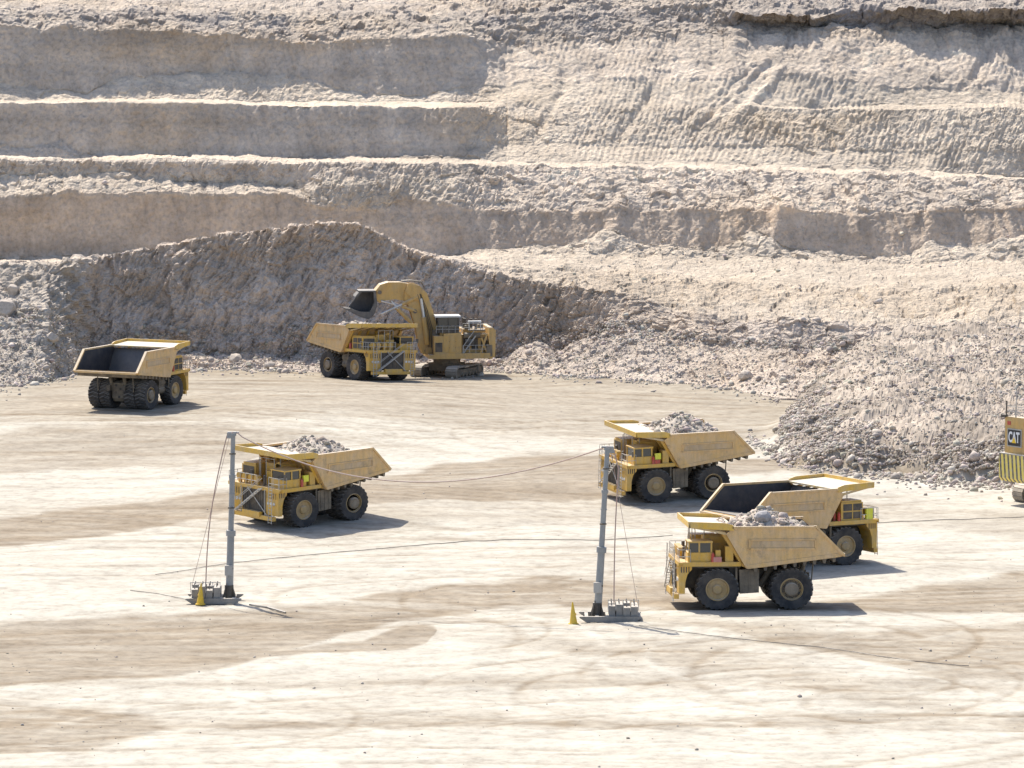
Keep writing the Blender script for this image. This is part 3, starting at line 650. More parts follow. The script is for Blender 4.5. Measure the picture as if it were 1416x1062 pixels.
    for s in (-1, 1):
        make_wheel(T, 6.5, s*3.22, s, False)
        make_wheel(T, 0, s*3.28, s, True); w = make_wheel(T, 0, s*1.72, s, True)
        MB().tube((-2.1, s*2.5, 4.5), (-1.9, s*2.5, 2.3), .06).build('rock_ejector', M['frame'], T)
        MB().tube((2.6, s*1.75, 1.9), (1.2, s*1.75, 4.1), .26, n=14).tube((1.2, s*1.75, 4.1), (1.0, s*1.75, 4.4), .18, n=12).build('hoist_cylinder', M['frame'], T)
    # tanks
    f = MB().prism([(2.85,1.55),(4.5,1.45),(4.6,3.55),(2.85,3.6)], 2.2, 3.7)
    for x in (3.2, 3.7, 4.2): f.box(x-.05, x+.05, 3.69, 3.76, 1.55, 3.5)
    f.box(3.0, 4.4, 3.69, 3.73, 2.2, 2.3); f.build('fuel_tank', M['frame'], T)
    f = MB()
    for z in (2.1, 3.0): f.tube((2.9,-3.0,z), (4.5,-3.0,z), .5, n=20)
    f.box(2.95, 4.45, -3.4, -2.2, 1.9, 3.4); f.build('hydraulic_tank', M['frame'], T)
    for s in (-1, 1):
        MB().tube((4.85, s*3.75, 1.2), (4.85, s*3.75, 4.1), .10).tube((4.85, s*3.75, 4.0), (4.4, s*2.4, 3.2), .08).build('deck_support', M['frame'], T)
    # deck
    d_ = MB().box(4.55, 10.45, -4.1, 4.1, 4.08, 4.24); d_.box(4.5, 9.9, 4.0, 4.14, 3.90, 4.28); d_.box(4.5, 9.9, -4.14, -4.0, 3.90, 4.28); d_.box(10.4, 10.5, -4.1, 4.1, 3.94, 4.28)
    deck = d_.build('deck', M['yellow'], T)
    for s in (-1, 1):
        r = MB(); y = s*4.02
        xs = [10.4, 9.6, 8.9] if s > 0 else [10.4, 9.6, 8.8, 8.0]
        for x in xs: r.tube((x, y, 4.24), (x, y, 5.35), .035, n=5)
        for z in (4.75, 5.35): r.tube((xs[0], y, z), (xs[-1], y, z), .035, n=5)
        r.build('handrail', M['rail'], deck)
    r = MB()
    for y in (-4.0,-3.1,-2.2,-1.3,-.4,.5,2.4,3.2,4.0): r.tube((10.42, y, 4.24), (10.42, y, 5.35), .035, n=5)
    for z in (4.75, 5.35): r.tube((10.42,-4.0,z), (10.42,.5,z), .035, n=5); r.tube((10.42,2.4,z), (10.42,4.0,z), .035, n=5)
    r.build('handrail', M['rail'], deck)
    r = MB()                                                                       # rear deck rail and posts under the canopy
    for x, y in ((8.2,1.2),(8.2,-1.2),(7.4,1.2),(8.6,.4),(8.6,-.5)): r.tube((x, y, 4.24), (x, y, 6.9), .04, n=5)
    r.tube((8.2,-1.2,6.85), (8.2,1.2,6.85), .035, n=5); r.build('post', M['rail'], deck)
    # grille, fenders, bumper
    g = MB().box(10.1, 10.42, -1.85, 1.85, 1.75, 3.92)
    for k in range(12): g.box(10.40, 10.47, -1.75+k*.305, -1.68+k*.305, 1.8, 3.85)
    g.build('grille', M['dark'], T)
    for s in (-1, 1):
        y0, y1 = sorted((s*1.87, s*3.85)); fn = MB().prism([(10.38,1.5),(10.38,4.06),(8.75,4.06),(8.75,3.62),(9.25,3.2),(9.55,2.5),(9.6,1.5)], y0, y1)
        for k in range(5): 
            yy = s*(2.15+k*.36); ya, yb = sorted((yy, yy+s*.16)); fn.box(10.37, 10.44, ya, yb, 3.15, 3.85)
        fo = fn.build('fender', M['yellow'], T)
        v_ = MB(); w_ = MB()
        for k in range(5):
            yy = s*(2.02+k*.36); ya, yb = sorted((yy, yy+s*.12)); v_.box(10.375, 10.395, ya, yb, 3.2, 3.8)
        y0, y1 = sorted((s*3.846, s*3.862))
        for k in range(4): w_.box(9.0+k*.33, 9.15+k*.33, y0, y1, 3.35, 3.85)
        v_.build('louvre', M['dark'], fo); w_.build('louvre', M['dark'], fo)
        for yy in (2.3, 2.75, 3.2): MB().tube((10.36, s*yy, 2.7), (10.46, s*yy, 2.7), .16, n=14).build('headlight', M['white'], fo)
    b_ = MB().box(10.3, 10.95, -3.4, 3.4, 1.0, 1.42); b_.box(10.5, 11.15, -1.4, 1.4, 1.25, 1.75); b_.build('bumper', M['yellow'], T)
    # diagonal stairs across the front, cross brace and side ladders
    s_ = MB()
    for dx in (0, .55):
        s_.tube((10.75+dx,-2.6,1.45), (10.75+dx,1.6,4.2), .07, n=6); s_.tube((10.75+dx,-2.6,2.5), (10.75+dx,1.6,5.2), .035, n=5)
    for k in range(10):
        t = (k+.5)/10; y = -2.6+4.2*t; z = 1.45+2.75*t; s_.box(10.75, 11.3, y-.14, y+.14, z-.02, z+.03)
    s_.build('stairway', M['rail'], T)
    MB().tube((10.62,2.2,1.45), (10.62,-.9,4.05), .06, n=6).tube((10.62,-1.9,4.05), (10.62,-1.9,1.4), .05, n=5).tube((10.62,1.9,4.05), (10.62,1.9,1.4), .05, n=5).build('brace', M['rail'], T)
    for s in (-1, 1):
        l_ = MB()
        for dy in (0, .55):
            yy = s*(2.75+dy); l_.tube((11.05, yy, .75), (10.85, yy, 5.3), .04, n=5)
        for k in range(12): zz = .85+k*.33; l_.tube((11.05-.2*(zz-.75)/4.55, s*2.75, zz), (11.05-.2*(zz-.75)/4.55, s*3.3, zz), .03, n=5)
        for zz in (1.5, 2.6, 3.7): l_.tube((11.0, s*3.3, zz), (10.4, s*3.3, zz), .03, n=5)
        l_.build('ladder', M['rail'], T)
    # cab
    cb = MB().prism([(7.0,4.24),(9.2,4.24),(9.25,5.1),(7.0,5.1)], 1.75, 3.9)
    cb.prism([(6.95,5.95),(9.2,5.95),(9.25,6.08),(6.95,6.12)], 1.65, 4.0)
    for x, y in ((7.06,1.81),(7.06,3.84),(8.12,3.84),(9.08,1.81),(9.08,3.84)): cb.box(x-.07, x+.07, y-.06, y+.06, 5.08, 5.97)
    cab = cb.build('cab', M['yellow'], T)
    MB().box(7.08, 9.06, 1.83, 3.82, 5.12, 5.94).build('window', M['glass'], cab)
    MB().box(7.3, 8.0, 3.895, 3.93, 4.3, 5.05).build('door', M['yellow'], cab)
    mr = MB().tube((9.2,3.95,5.4), (9.7,4.35,5.5), .03, n=5).box(9.62, 9.72, 4.2, 4.55, 5.2, 5.8); mr.build('mirror', M['dark'], cab)
    # centre cabinets, hood, air cleaners, grid box
    c_ = MB().box(5.5, 7.4, -1.1, 1.45, 4.24, 6.25); c_.tube((5.6, .9, 6.0), (7.4, .9, 6.0), .48, n=18); c_.box(7.4, 8.3, .0, 1.3, 4.24, 5.6)
    cc_ = c_.build('control_cabinet', M['yellow'], T)
    sep('door', M['yellow'], cc_, MB().box(7.395, 7.42, -.9, -.1, 4.5, 5.9), MB().box(5.9, 6.9, 1.445, 1.47, 4.6, 5.7))
    g_ = MB().box(5.9, 8.3, -3.9, -1.7, 4.24, 5.95); g_.box(6.0, 8.2, -3.8, -1.8, 5.94, 6.12); gb = g_.build('grid_box', M['yellow'], T)
    v_ = MB()
    for i in range(2):
        for j in range(2): v_.box(6.15+i*1.08, 7.1+i*1.08, -3.925, -3.88, 4.42+j*.76, 5.06+j*.76)
    v_.build('vent', M['dark'], gb); MB().box(8.28, 8.32, -3.7, -1.9, 4.45, 5.8).build('vent', M['dark'], gb)
    for y in (-2.9, -2.0, -1.0, -.1): MB().tube((9.2, y, 4.9), (9.9, y, 4.9), .36, n=16).tube((9.88, y, 4.9), (9.93, y, 4.9), .2, n=12).box(9.4, 9.7, y-.2, y+.2, 4.2, 4.6).build('air_cleaner', M['yellow'], T)
    sep('exhaust', M['dark'], T, MB().tube((9.0,-1.5,4.24), (9.0,-1.5,5.6), .2, n=12), MB().tube((9.3,.8,4.24), (9.3,.8,5.3), .16, n=12))
    sep('locker', M['yellow'], T, MB().box(5.15, 5.85, 3.05, 3.95, 4.24, 5.62), MB().box(6.25, 6.7, 3.3, 3.9, 4.24, 5.3))
    for x, y in ((6.95,4.05),(5.6,-4.0),(5.35,-3.6)):
        MB().tube((x, y, 4.28), (x, y, 5.0), .15, n=12).tube((x, y, 5.0), (x, y, 5.12), .07, n=8).build('fire_extinguisher', M['red'], T)
    def squeeze(o, m, skip):
        if o.name.split('.')[0] in skip: return
        if o.type == 'MESH':
            for v in o.data.vertices:
                if v.co.x > 8.9: v.co.x = 8.9+(v.co.x-8.9)*.66
        for c in [c for c in bpy.data.objects if c.parent == o]: squeeze(c, m, skip)
    squeeze(T, 0, ('dump_body', 'wheel'))
    return T
truck0 = make_truck()
GROUP = 'yellow haul trucks working in the pit'
used = []
def place_truck(rx, ry, head, label, roll=0.0, fluo=False, s=1.0, anchor='rear', side=1, sink=0.05):
    """rx,ry: photo pixel of the near rear tyre's contact point; side=+1 if the vehicle's left faces the camera"""
    t = truck0 if not used else copy_tree(truck0); used.append(t)
    a = R(head); fwd = Vector((math.cos(a), math.sin(a), 0)); lf = Vector((-math.sin(a), math.cos(a), 0))
    g = on_ground(rx, ry); axx = 0 if anchor == 'rear' else 6.5
    o = g-fwd*axx-lf*side*3.6
    # sit on the ground plane under the four wheels
    pts = [(o+fwd*x+lf*y) for x, y in ((0,3.2),(0,-3.2),(6.5,3.2),(6.5,-3.2))]
    hz = [float(base_h(np.array([p.x]), np.array([p.y]))[0]) for p in pts]
    rear = (hz[0]+hz[1])/2; front = (hz[2]+hz[3])/2; pitch = math.atan2(front-rear, 6.5); rl_ = math.atan2((hz[0]+hz[2]-hz[1]-hz[3])/2, 6.4)
    up = Vector((0,0,1)); F_ = (fwd+up*math.tan(pitch)).normalized(); L_ = (lf+up*math.tan(rl_)).normalized(); U_ = F_.cross(L_).normalized(); L_ = U_.cross(F_)
    m = Matrix((F_, L_, U_)).transposed().to_4x4(); m.translation = Vector((o.x, o.y, rear-sink)); 
    t.matrix_world = m; t.rotation_mode = 'XYZ'
    tag(t, label, 'haul truck', GROUP); return t, m
T1, m1 = place_truck(1094, 842.5, 184, 'loaded yellow haul truck nearest the camera, facing left, pink box by its cab')
T2, m2 = place_truck(1168, 781, 27, 'empty yellow haul truck facing right with dark open bed, behind the nearest loaded truck', anchor='front', side=-1)
T3, m3 = place_truck(985, 690, 200, 'loaded yellow haul truck facing left behind the right cable mast, beside the rubble pile')
T4, m4 = place_truck(487, 719, 222, 'loaded yellow haul truck showing its front stairs, just right of the left cable mast')
T5, m5 = place_truck(206, 566, 66, 'empty yellow haul truck seen from behind, alone near the rubble at far left', side=-1)
T6, m6 = place_truck(455, 522, -54, 'yellow haul truck being loaded by the shovel at the foot of the shaded face', side=-1)
# individual additions
def addp(T, mb, name, mt, label=None):
    o = mb.build(name, mt, T); 
    if label: o['label'] = label
    return o
addp(T1, MB().box(6.2, 6.9, 3.85, 4.2, 4.28, 4.72), 'locker', painted('pink_box', (.62, .22, .18), (.55, .4, .32), .3), 'pink box on the deck edge')
for T in (T3, T4): addp(T, MB().box(6.1, 6.75, 3.9, 4.12, 4.75, 5.4), 'panel', M['fluo'], 'bright yellow panel beside the cab')
addp(T3, MB().box(6.2, 6.8, 3.9, 4.15, 4.3, 4.7), 'panel', M['red'], 'red panel under the yellow one')
addp(T2, MB().box(8.6, 9.3, -4.05, -3.75, 4.28, 5.3), 'panel', M['fluo'], 'bright yellow panel on the deck')
# loads
def make_load(m, label, seed, hs=1.0, peak_x=1.2, ext=(-1.9, 5.6)):
    n = 44; xs = np.linspace(-4.0, 6.3, n); ys = np.linspace(-4.18, 4.18, n); X, Y = np.meshgrid(xs, ys, indexing='ij')
    floor_z = 4.14+(4.0-X)*.121
    hx = np.exp(-((X-peak_x)/2.4)**2); prof = np.maximum(0, 1-np.abs(X-peak_x)/4.6)
    top = 6.75+2.0*hs*np.maximum(0, 1-np.hypot((X-peak_x)/3.9, Y/4.4)**1.25)
    top = top-np.maximum(0, (ext[0]+.6)-X)*1.25-np.maximum(0, X-4.3)*.05
    top = np.where(X > 5.0, np.minimum(top, 7.42-.02*(X-5)-(X-6.1)*.6*(X > 6.1)), top)
    top += .30*ridged(X/1.3, Y/1.3, seed*3.1, 4)+.18*fbm(X/.6, Y/.6, seed, 2)
    e = np.minimum(1, (4.18-np.abs(Y))/.5); top = np.where(np.abs(Y) > 3.7, top-.2*(1-e), top)
    fl_ = np.maximum(floor_z-.05, 0); Z = np.maximum(top, fl_-.1); Z = np.where(X > 5.2, np.where(top > 7.36, top, 7.3), Z)
    v = np.stack([X, Y, Z], -1).reshape(-1, 3)
    q = (np.arange(n-1)[:, None]*n+np.arange(n-1)[None]).ravel(); f1 = np.stack([q, q+n, q+n+1], -1); f2 = np.stack([q, q+n+1, q+1], -1)
    g = np.random.default_rng(seed); k = 620
    i = g.integers(0, len(v), k*3); i = i[(v[i, 2] > 6.5) & (v[i, 0] < 5.9) & (np.abs(v[i, 1]) < 3.5)][:k]
    s = .09*(1-g.random(len(i))*(1-(.09/.6)**2.4))**(-1/2.4)
    rv, rf = rocks_arrays(v[i]+np.stack([0*s, 0*s, s*.1], -1), s, seed+40)
    V = np.concatenate([v, rv]); Fc = np.concatenate([f1, f2, rf+len(v)])
    col = np.concatenate([np.tile([.46, .40, .33], (len(v), 1)), rock_cols(len(i), (.45, .385, .32), .3, seed)])
    o = tri_mesh('ore_load', V, Fc, col, M['rock']); o.matrix_world = m; tag(o, label, 'rock load', 'heaps of broken rock in the truck bodies'); return o
make_load(m1, 'heap of pale broken rock with one big block in the nearest truck bed', 1, .85, 1.9)
make_load(m3, 'tall heap of broken rock in the truck bed behind the right mast', 2, 1.05, 2.2)
make_load(m4, 'heap of broken rock in the truck bed beside the left mast', 3, .8, 2.4)
make_load(m6, 'broken rock just dumped in the truck bed under the shovel bucket', 4, .45, 1.5)
bb = bmesh.new(); bmesh.ops.create_icosphere(bb, subdivisions=2, radius=.8)
for v in bb.verts: v.co *= 1+random.uniform(-.12, .12); v.co.z *= .8
me = bpy.data.meshes.new('boulder'); bb.to_mesh(me); bb.free(); me.materials.append(M['rock'])
a_ = me.color_attributes.new('col', 'FLOAT_COLOR', 'POINT'); a_.data.foreach_set('color', np.tile([.36, .34, .33, 1.], len(me.vertices)))
bo = bpy.data.objects.new('boulder', me); COL.objects.link(bo); bo.matrix_world = m1@Matrix.Translation((2.3, 2.1, 8.0)); tag(bo, 'big grey block on top of the rock load in the nearest truck', 'boulder')
# ---------------------------------------------------------------- crawler track
def crawler(parent, x0, x1, y0, y1, r=.85):
    t = MB(); n = 26; pts = []
    per = [(x0+r+(x1-x0-2*r)*k/10, 0.0) for k in range(11)]+[(x1-r+r*math.sin(a), r-r*math.cos(a)) for a in [math.pi*k/7 for k in range(1, 7)]]+[(x1-r-(x1-x0-2*r)*k/10, 2*r) for k in range(11)]+[(x0+r-r*math.sin(a), r+r*math.cos(a)) for a in [math.pi*k/7 for k in range(1, 7)]]
    k = len(per)
    for i in range(k):
        (xa, za), (xb, zb) = per[i], per[(i+1)%k]; d = Vector((xb-xa, 0, zb-za)); l = d.length
        if l < .05: continue
        d /= l; nn = Vector((d.z, 0, -d.x))
        m = max(1, round(l/.5))
        for j in range(m):
            p = Vector((xa, 0, za))+d*l*(j+.06)/m; q = Vector((xa, 0, za))+d*l*(j+.94)/m; hh = .16
            pp = [p+nn*.06, q+nn*.06, q-nn*hh, p-nn*hh]; t.prism([(v.x, v.z) for v in pp], y0, y1)
    o = t.build('crawler_track', M['crawler'], parent)
    b = MB().box(x0+r*.9, x1-r*.9, y0+.3, y1-.3, .45, 1.25)
    for xx in (x0+r+.0, x1-r): b.lathe_y([(.0001,y0+.12),(.55,y0+.12),(.68,y0+.3),(.68,y1-.3),(.55,y1-.12),(.0001,y1-.12)], 20, (xx, 0, r))
    m = 6
    for i in range(m): xx = x0+1.6+(x1-x0-3.2)*i/(m-1); b.lathe_y([(.0001,y0+.2),(.3,y0+.2),(.3,y1-.2),(.0001,y1-.2)], 14, (xx, 0, .5))
    b.build('roller_frame', M['frame'], o); return o
def rails(pts, z0, h=1.1, step=1.0):
    r = MB()
    for a, b in zip(pts, pts[1:]):
        a, b = Vector(a), Vector(b); n = max(1, round((b-a).length/step))
        for i in range(n+1): p = a+(b-a)*i/n; r.tube((p.x, p.y, z0), (p.x, p.y, z0+h), .035, n=5)
        for zz in (.55, h): r.tube((a.x, a.y, z0+zz), (b.x, b.y, z0+zz), .035, n=5)
    return r
# ---------------------------------------------------------------- loading shovel (centre)
gs = on_ground(618, 519.5)
S = empty('mining_shovel', gs-Vector((0,0,.1)), R(188)); tag(S, 'tan hydraulic mining shovel with raised bucket loading the truck under the shaded face', 'excavator', 'mining shovels')
tr = empty('undercarriage', (0,0,0), R(55)); tr.parent = S
for y in (-3.6, 1.9): 
    crawler(tr, -4.1, 4.1, y, y+1.7)
MB().box(-1.6, 1.6, -2.0, 2.0, .9, 2.0).tube((0,0,1.9), (0,0,2.75), 1.9, n=28).build('car_body', M['frame'], tr)
h = MB().prism([(-5.6,2.75),(2.9,2.75),(2.9,3.3),(2.2,3.3),(2.2,3.5),(-5.6,3.5)], -3.6, 3.6)
h.prism([(-1.6,3.5),(.9,3.5),(.9,6.25),(-1.6,6.35)], -3.4, 3.5)
h.box(-5.4, -1.6, -3.3, 2.3, 3.5, 6.0); h.box(-5.2, -2.0, -2.6, 1.6, 6.0, 6.7); h.box(.9, 2.2, 1.9, 3.5, 3.5, 5.9)
house = h.build('house', M['tan'], S)
MB().prism([(-5.5,2.6),(-6.3,3.0),(-6.4,6.6),(-6.0,7.0),(-5.45,7.0)], -3.5, 3.5).build('counterweight', M['tan'], S)
for x in (-1.2, -.35, .5): MB().box(x-.36, x+.36, 3.495, 3.55, 3.7, 6.0).build('door', M['tan'], house)
v1 = MB()
for x in (-4.9, -3.6, -2.4): MB().box(x-.45, x+.45, 2.29, 2.34, 3.9, 5.6).build('vent', M['dark'], house)
MB().box(1.05, 2.05, 3.49, 3.52, 3.7, 5.0).build('vent', M['dark'], house)
for x, y in ((-2.4,.6),(-2.4,-.6),(-3.3,.6),(-3.9,1.2)): MB().tube((x, y, 6.7), (x, y, 8.1), .2, n=12).build('exhaust', M['dark'], S)
MB().tube((-2.0, 2.6, 5.9), (-4.3, 2.6, 5.9), .38, n=16).build('muffler', M['frame'], S); MB().tube((-2.2, 2.7, 4.9), (-3.4, 2.7, 4.9), .5, n=16).build('air_cleaner', M['dark'], S)
MB().box(-4.9, -2.6, 2.35, 3.4, 6.6, 6.72).build('walkway', M['dark'], S); MB().box(-4.4, -2.6, 2.5, 3.2, 7.75, 7.95).tube((-4.3,3.1,6.7), (-4.3,3.1,7.8), .05, n=5).tube((-2.7,3.1,6.7), (-2.7,3.1,7.8), .05, n=5).build('shelter', M['white'], S)
MB().tube((-1.9,3.3,3.5), (-3.6,3.3,5.9), .1, n=6).tube((-1.9,3.3,4.5), (-3.6,3.3,6.9), .06, n=6).tube((-1.9,3.3,3.5), (-1.9,3.3,4.5), .05, n=6).build('stairway', M['rail'], S); sep('brace', M['tan'], S, MB().tube((-4.3,3.3,3.5), (-5.2,3.3,6.2), .16, n=6), MB().tube((-5.2,3.3,3.5), (-4.4,3.3,5.6), .14, n=6))
for z in (4.25, 5.1): MB().box(-1.58, .88, 3.5, 3.53, z, z+.06).build('trim', M['frame'], house)
for x, y, z in ((-2.6,1.9,6.7),(-3.4,-1.6,6.7),(-4.6,.2,6.7)): MB().box(x-.35, x+.35, y-.35, y+.35, z-.02, z+.55).tube((x,y,z+.5), (x,y,z+.8), .15, n=10).build('vent', M['frame'], house)
MB().tube((-5.2,2.3,6.1), (-2.0,2.3,6.1), .08, n=6).tube((-5.2,2.3,6.1), (-5.2,3.3,5.2), .08, n=6).build('pipe', M['frame'], house)
MB().box(-5.9, -5.1, 2.0, 3.55, 3.0, 4.6).build('locker', M['frame'], S)
rails([(-5.4,3.5,0),(-1.8,3.5,0)], 3.5, 1.1).build('handrail', M['rail'], S)
rails([(-5.9,3.3,0),(-4.6,3.3,0),(-1.8,3.3,0)], 6.5, 1.1).build('handrail', M['rail'], S)
rails([(-1.6,3.5,0),(1.9,3.5,0)], 6.3, 1.0).build('handrail', M['rail'], S)
cbm = MB().box(-1.3, 1.7, .9, 3.4, 6.35, 6.8)
for x, y in ((-1.2,1.0),(-1.2,3.3),(.2,3.3),(1.6,1.0),(1.6,3.3)): cbm.box(x-.08, x+.08, y-.08, y+.08, 6.8, 8.5)
cab = cbm.build('cab', M['dark'], S)
MB().box(-1.16, 1.56, 1.04, 3.26, 6.82, 8.45).build('window', M['glass'], cab)
MB().box(-1.5, 2.0, .7, 3.6, 8.5, 8.72).build('roof', M['white'], cab)
MB().box(-.9, 1.3, 1.2, 3.0, 3.5, 6.35).build('cab_riser', M['tan'], S)
# boom, stick, bucket
bm1 = MB(); bo_pts = [(3.5,3.2),(1.7,3.3),(1.35,4.6),(1.5,7.0),(2.2,9.6),(2.9,11.7),(4.0,12.8),(5.2,12.9),(6.0,12.2),(6.1,11.0),(5.3,9.6),(4.5,7.0),(4.0,4.4)]
for y in (-1.25, .75): bm1.prism(bo_pts, y, y+.5)
bm1.prism([(3.2,3.6),(2.1,3.7),(2.0,7.0),(2.8,9.6),(3.8,12.3),(4.9,12.3),(4.6,10.8),(3.7,8.6),(3.4,6.0)], -.75, .75)
bm1.tube((4.6,-1.5,12.2), (4.6,1.5,12.2), .45, n=16); bm1.tube((2.7,-1.5,3.7), (2.7,1.5,3.7), .5, n=16)
bm1.prism([(3.7,10.6),(4.4,13.0),(5.5,13.1),(6.0,12.0),(5.0,11.0)], -1.45, -1.2); bm1.prism([(3.7,10.6),(4.4,13.0),(5.5,13.1),(6.0,12.0),(5.0,11.0)], 1.2, 1.45)
bm1.build('boom', M['tan'], S)
MB().prism([(1.0,3.4),(2.3,3.4),(2.2,6.6),(1.2,6.6)], 1.3, 1.9).prism([(1.0,3.4),(2.3,3.4),(2.2,6.6),(1.2,6.6)], -1.9, -1.3).build('boom_bracket', M['frame'], S)
stp = [(4.2,12.3),(5.0,12.9),(6.6,13.25),(8.2,13.25),(9.3,12.8),(9.9,12.1),(10.1,11.0),(9.5,10.4),(8.8,10.7),(7.4,10.9),(5.8,10.6),(4.7,11.0)]
MB().prism(stp, -.95, .95).prism([(8.2,13.3),(9.4,12.95),(10.1,12.1),(9.6,11.9),(9.0,12.6)], -1.3, 1.3).build('stick', M['tan'], S)
cy = MB()
for y in (-.95, 1.2):
    cy.tube((4.4,y,9.2), (6.4,y,9.9), .24, n=12); cy.tube((5.0,y,7.6), (7.0,y,9.6), .26, n=12)
cy.tube((4.2,1.3,11.2), (6.4,1.3,10.2), .26, n=12); cy.tube((2.9,1.5,4.6), (3.4,1.5,8.4), .34, n=14)
cyo = cy.build('cylinder', M['tan'], S)
cr = MB()
for y in (-.95, 1.2): sep('cylinder_rod', M['chrome'], cyo, MB().tube((7.0,y,9.6), (7.9,y,10.7), .15, n=10), MB().tube((6.4,y,9.9), (9.3,y,10.7), .14, n=10))
sep('cylinder_rod', M['chrome'], cyo, MB().tube((6.4,1.3,10.2), (9.4,1.3,8.9), .16, n=12), MB().tube((3.4,1.5,8.4), (3.8,1.5,11.0), .2, n=12))
hs = MB()
for k in range(5):
    y = -.6+k*.3; hs.path([(3.0+.02*k, y, 12.2), (3.6, y, 13.2+.1*(k%2)), (5.0, y, 13.45), (6.4, y, 13.4)], .06, 5)
hs.build('hose', M['frame'], S)
h3 = MB()
for k in range(4):
    y = 1.28+.05*k; h3.path([(2.1+.22*k, y, 4.2), (2.2+.22*k, y+.1, 6.8), (2.9+.22*k, y, 9.4), (3.8+.15*k, y, 11.6)], .055, 5)
h3.build('hose', M['dark'], S)
for p_ in ((3.0,3.0,3.7),(4.7,3.0,12.0),(4.6,3.0,9.2),(9.5,3.0,11.9),(3.3,3.0,8.3)): MB().tube((p_[0],1.2,p_[2]), (p_[0],1.42,p_[2]), .28, n=14).build('pin', M['frame'], S)
bk = MB(); prof = [(10.0,12.0),(10.5,12.15),(12.3,12.1),(12.7,11.3),(14.0,9.7),(13.2,9.1),(12.2,8.6),(11.0,8.2),(10.3,8.9),(9.9,10.2)]
bk.prism([(10.0,12.0),(11.9,12.0),(12.6,10.9),(13.6,9.6),(13.2,9.1),(12.2,8.6),(11.0,8.2),(10.3,8.9),(9.9,10.2)], -2.1, -1.9)
bk.prism([(10.0,11.2),(10.35,10.2),(10.9,9.2),(12.3,9.25),(13.6,9.75),(13.2,9.1),(12.2,8.6),(11.0,8.2),(10.3,8.9),(9.9,10.2)], 1.0, 1.2)
bk.prism([(10.0,12.0),(9.8,10.2),(10.2,8.9),(11.0,8.15),(12.2,8.5),(13.3,9.05),(13.7,9.5),(13.4,9.6),(12.1,8.85),(11.1,8.55),(10.55,9.1),(10.2,10.2),(10.35,12.0)], -2.0, 1.1)
bk.box(9.95, 12.4, -2.1, 1.2, 11.95, 12.15)
bk.prism([(11.9,12.0),(12.3,12.0),(12.9,11.3),(12.6,11.2)], -2.0, 1.1)
for k in range(6): y = -1.9+k*.56; bk.prism([(13.2,9.1),(13.5,9.65),(14.4,9.75),(14.3,9.55)], y, y+.25)
bko = bk.build('bucket', M['bucket'], S); MB().prism([(10.4,11.9),(11.85,11.9),(12.5,10.9),(13.3,9.7),(12.1,8.95),(11.1,8.65),(10.65,9.2)], -1.895, -1.86).build('bucket_lining', M['bed'], bko)
# ---------------------------------------------------------------- second machine at the right edge
g2 = on_ground(1428, 703)
ang = R(180-38)     # its rear faces left and toward the camera
S2 = empty('mining_shovel', (0,0,0), 0)
# local: x forward, y left ; rear counterweight at x = -6.5
fa = R(35); fw = Vector((math.cos(fa), math.sin(fa), 0)); lf = Vector((-math.sin(fa), math.cos(fa), 0))
corner = Vector((P(1386, 703, g2.y+4)[0], g2.y+4.0, 0))        # far-left rear corner in plan
S2.rotation_euler = (0, 0, fa)
S2.location = corner-fw*(-6.6)-lf*3.9; S2.location.z = g2.z-.1
tag(S2, 'yellow mining shovel cut by the right edge, striped rear skirt and logo plate', 'excavator', 'mining shovels')
c2 = MB().prism([(-6.6,5.55),(-5.2,5.4),(-5.2,9.3),(-6.6,9.35)], -3.6, 3.6); cw = c2.build('counterweight', M['tan'], S2)
sk = MB().prism([(-6.95,5.45),(-6.95,2.95),(-6.6,2.55),(-5.0,2.55),(-5.0,5.45)], -4.1, 4.1); sk.build('skirt', M['hazard'], S2)
MB().box(-7.0, -5.0, -4.15, 4.15, 5.45, 5.55).build('skirt_top', M['rail'], S2)
h2 = MB().box(-5.2, 3.4, -3.9, 3.9, 3.0, 8.6).box(-4.8, 0, -3.0, 3.0, 8.6, 9.2).box(.5, 3.2, 1.2, 3.8, 8.6, 11.2); h2.build('house', M['tan'], S2)
rl2 = rails([(-6.5,-3.5,0),(-6.5,3.5,0),(0,3.8,0)], 9.35, 1.1, 1.4); rl2.tube((-6.5,2.0,9.3), (-6.5,2.0,12.2), .05, n=5); rl2.build('handrail', M['rail'], S2)
MB().box(-6.75, -6.4, 3.4, 4.1, 9.25, 9.55).tube((-6.5,3.5,9.3), (-6.5,3.5,11.0), .09, n=6).build('camera_mount', M['dark'], S2)
MB().box(-6.64, -6.6, 2.7, 3.2, 8.5, 8.9).box(-6.64, -6.6, .1, .6, 8.5, 8.9).build('lamp', M['red'], cw)
lx = -6.6; ly0, ly1 = .95, 3.15; lz0, lz1 = 6.25, 8.15
lp = MB().box(lx-.08, lx, ly0, ly1, lz0, lz1).build('logo_plate', M['rail'], cw)
MB().box(lx-.11, lx-.078, ly0+.12, ly1-.12, lz0+.12, lz1-.12).build('logo_field', M['logo_black'], lp)
cu = bpy.data.curves.new('lettering', 'FONT'); cu.body = 'CAT'; cu.size = 1.0; cu.extrude = .015; cu.offset = .035; cu.align_x = 'CENTER'; cu.align_y = 'CENTER'
tmp = bpy.data.objects.new('tmp', cu); COL.objects.link(tmp); dg = bpy.context.evaluated_depsgraph_get(); tm = bpy.data.meshes.new_from_object(tmp.evaluated_get(dg)); bpy.data.objects.remove(tmp)
xs_ = [v.co.x for v in tm.vertices]; ys_ = [v.co.y for v in tm.vertices]; wx = max(xs_)-min(xs_); wy = max(ys_)-min(ys_); mx = (max(xs_)+min(xs_))/2; my = (max(ys_)+min(ys_))/2
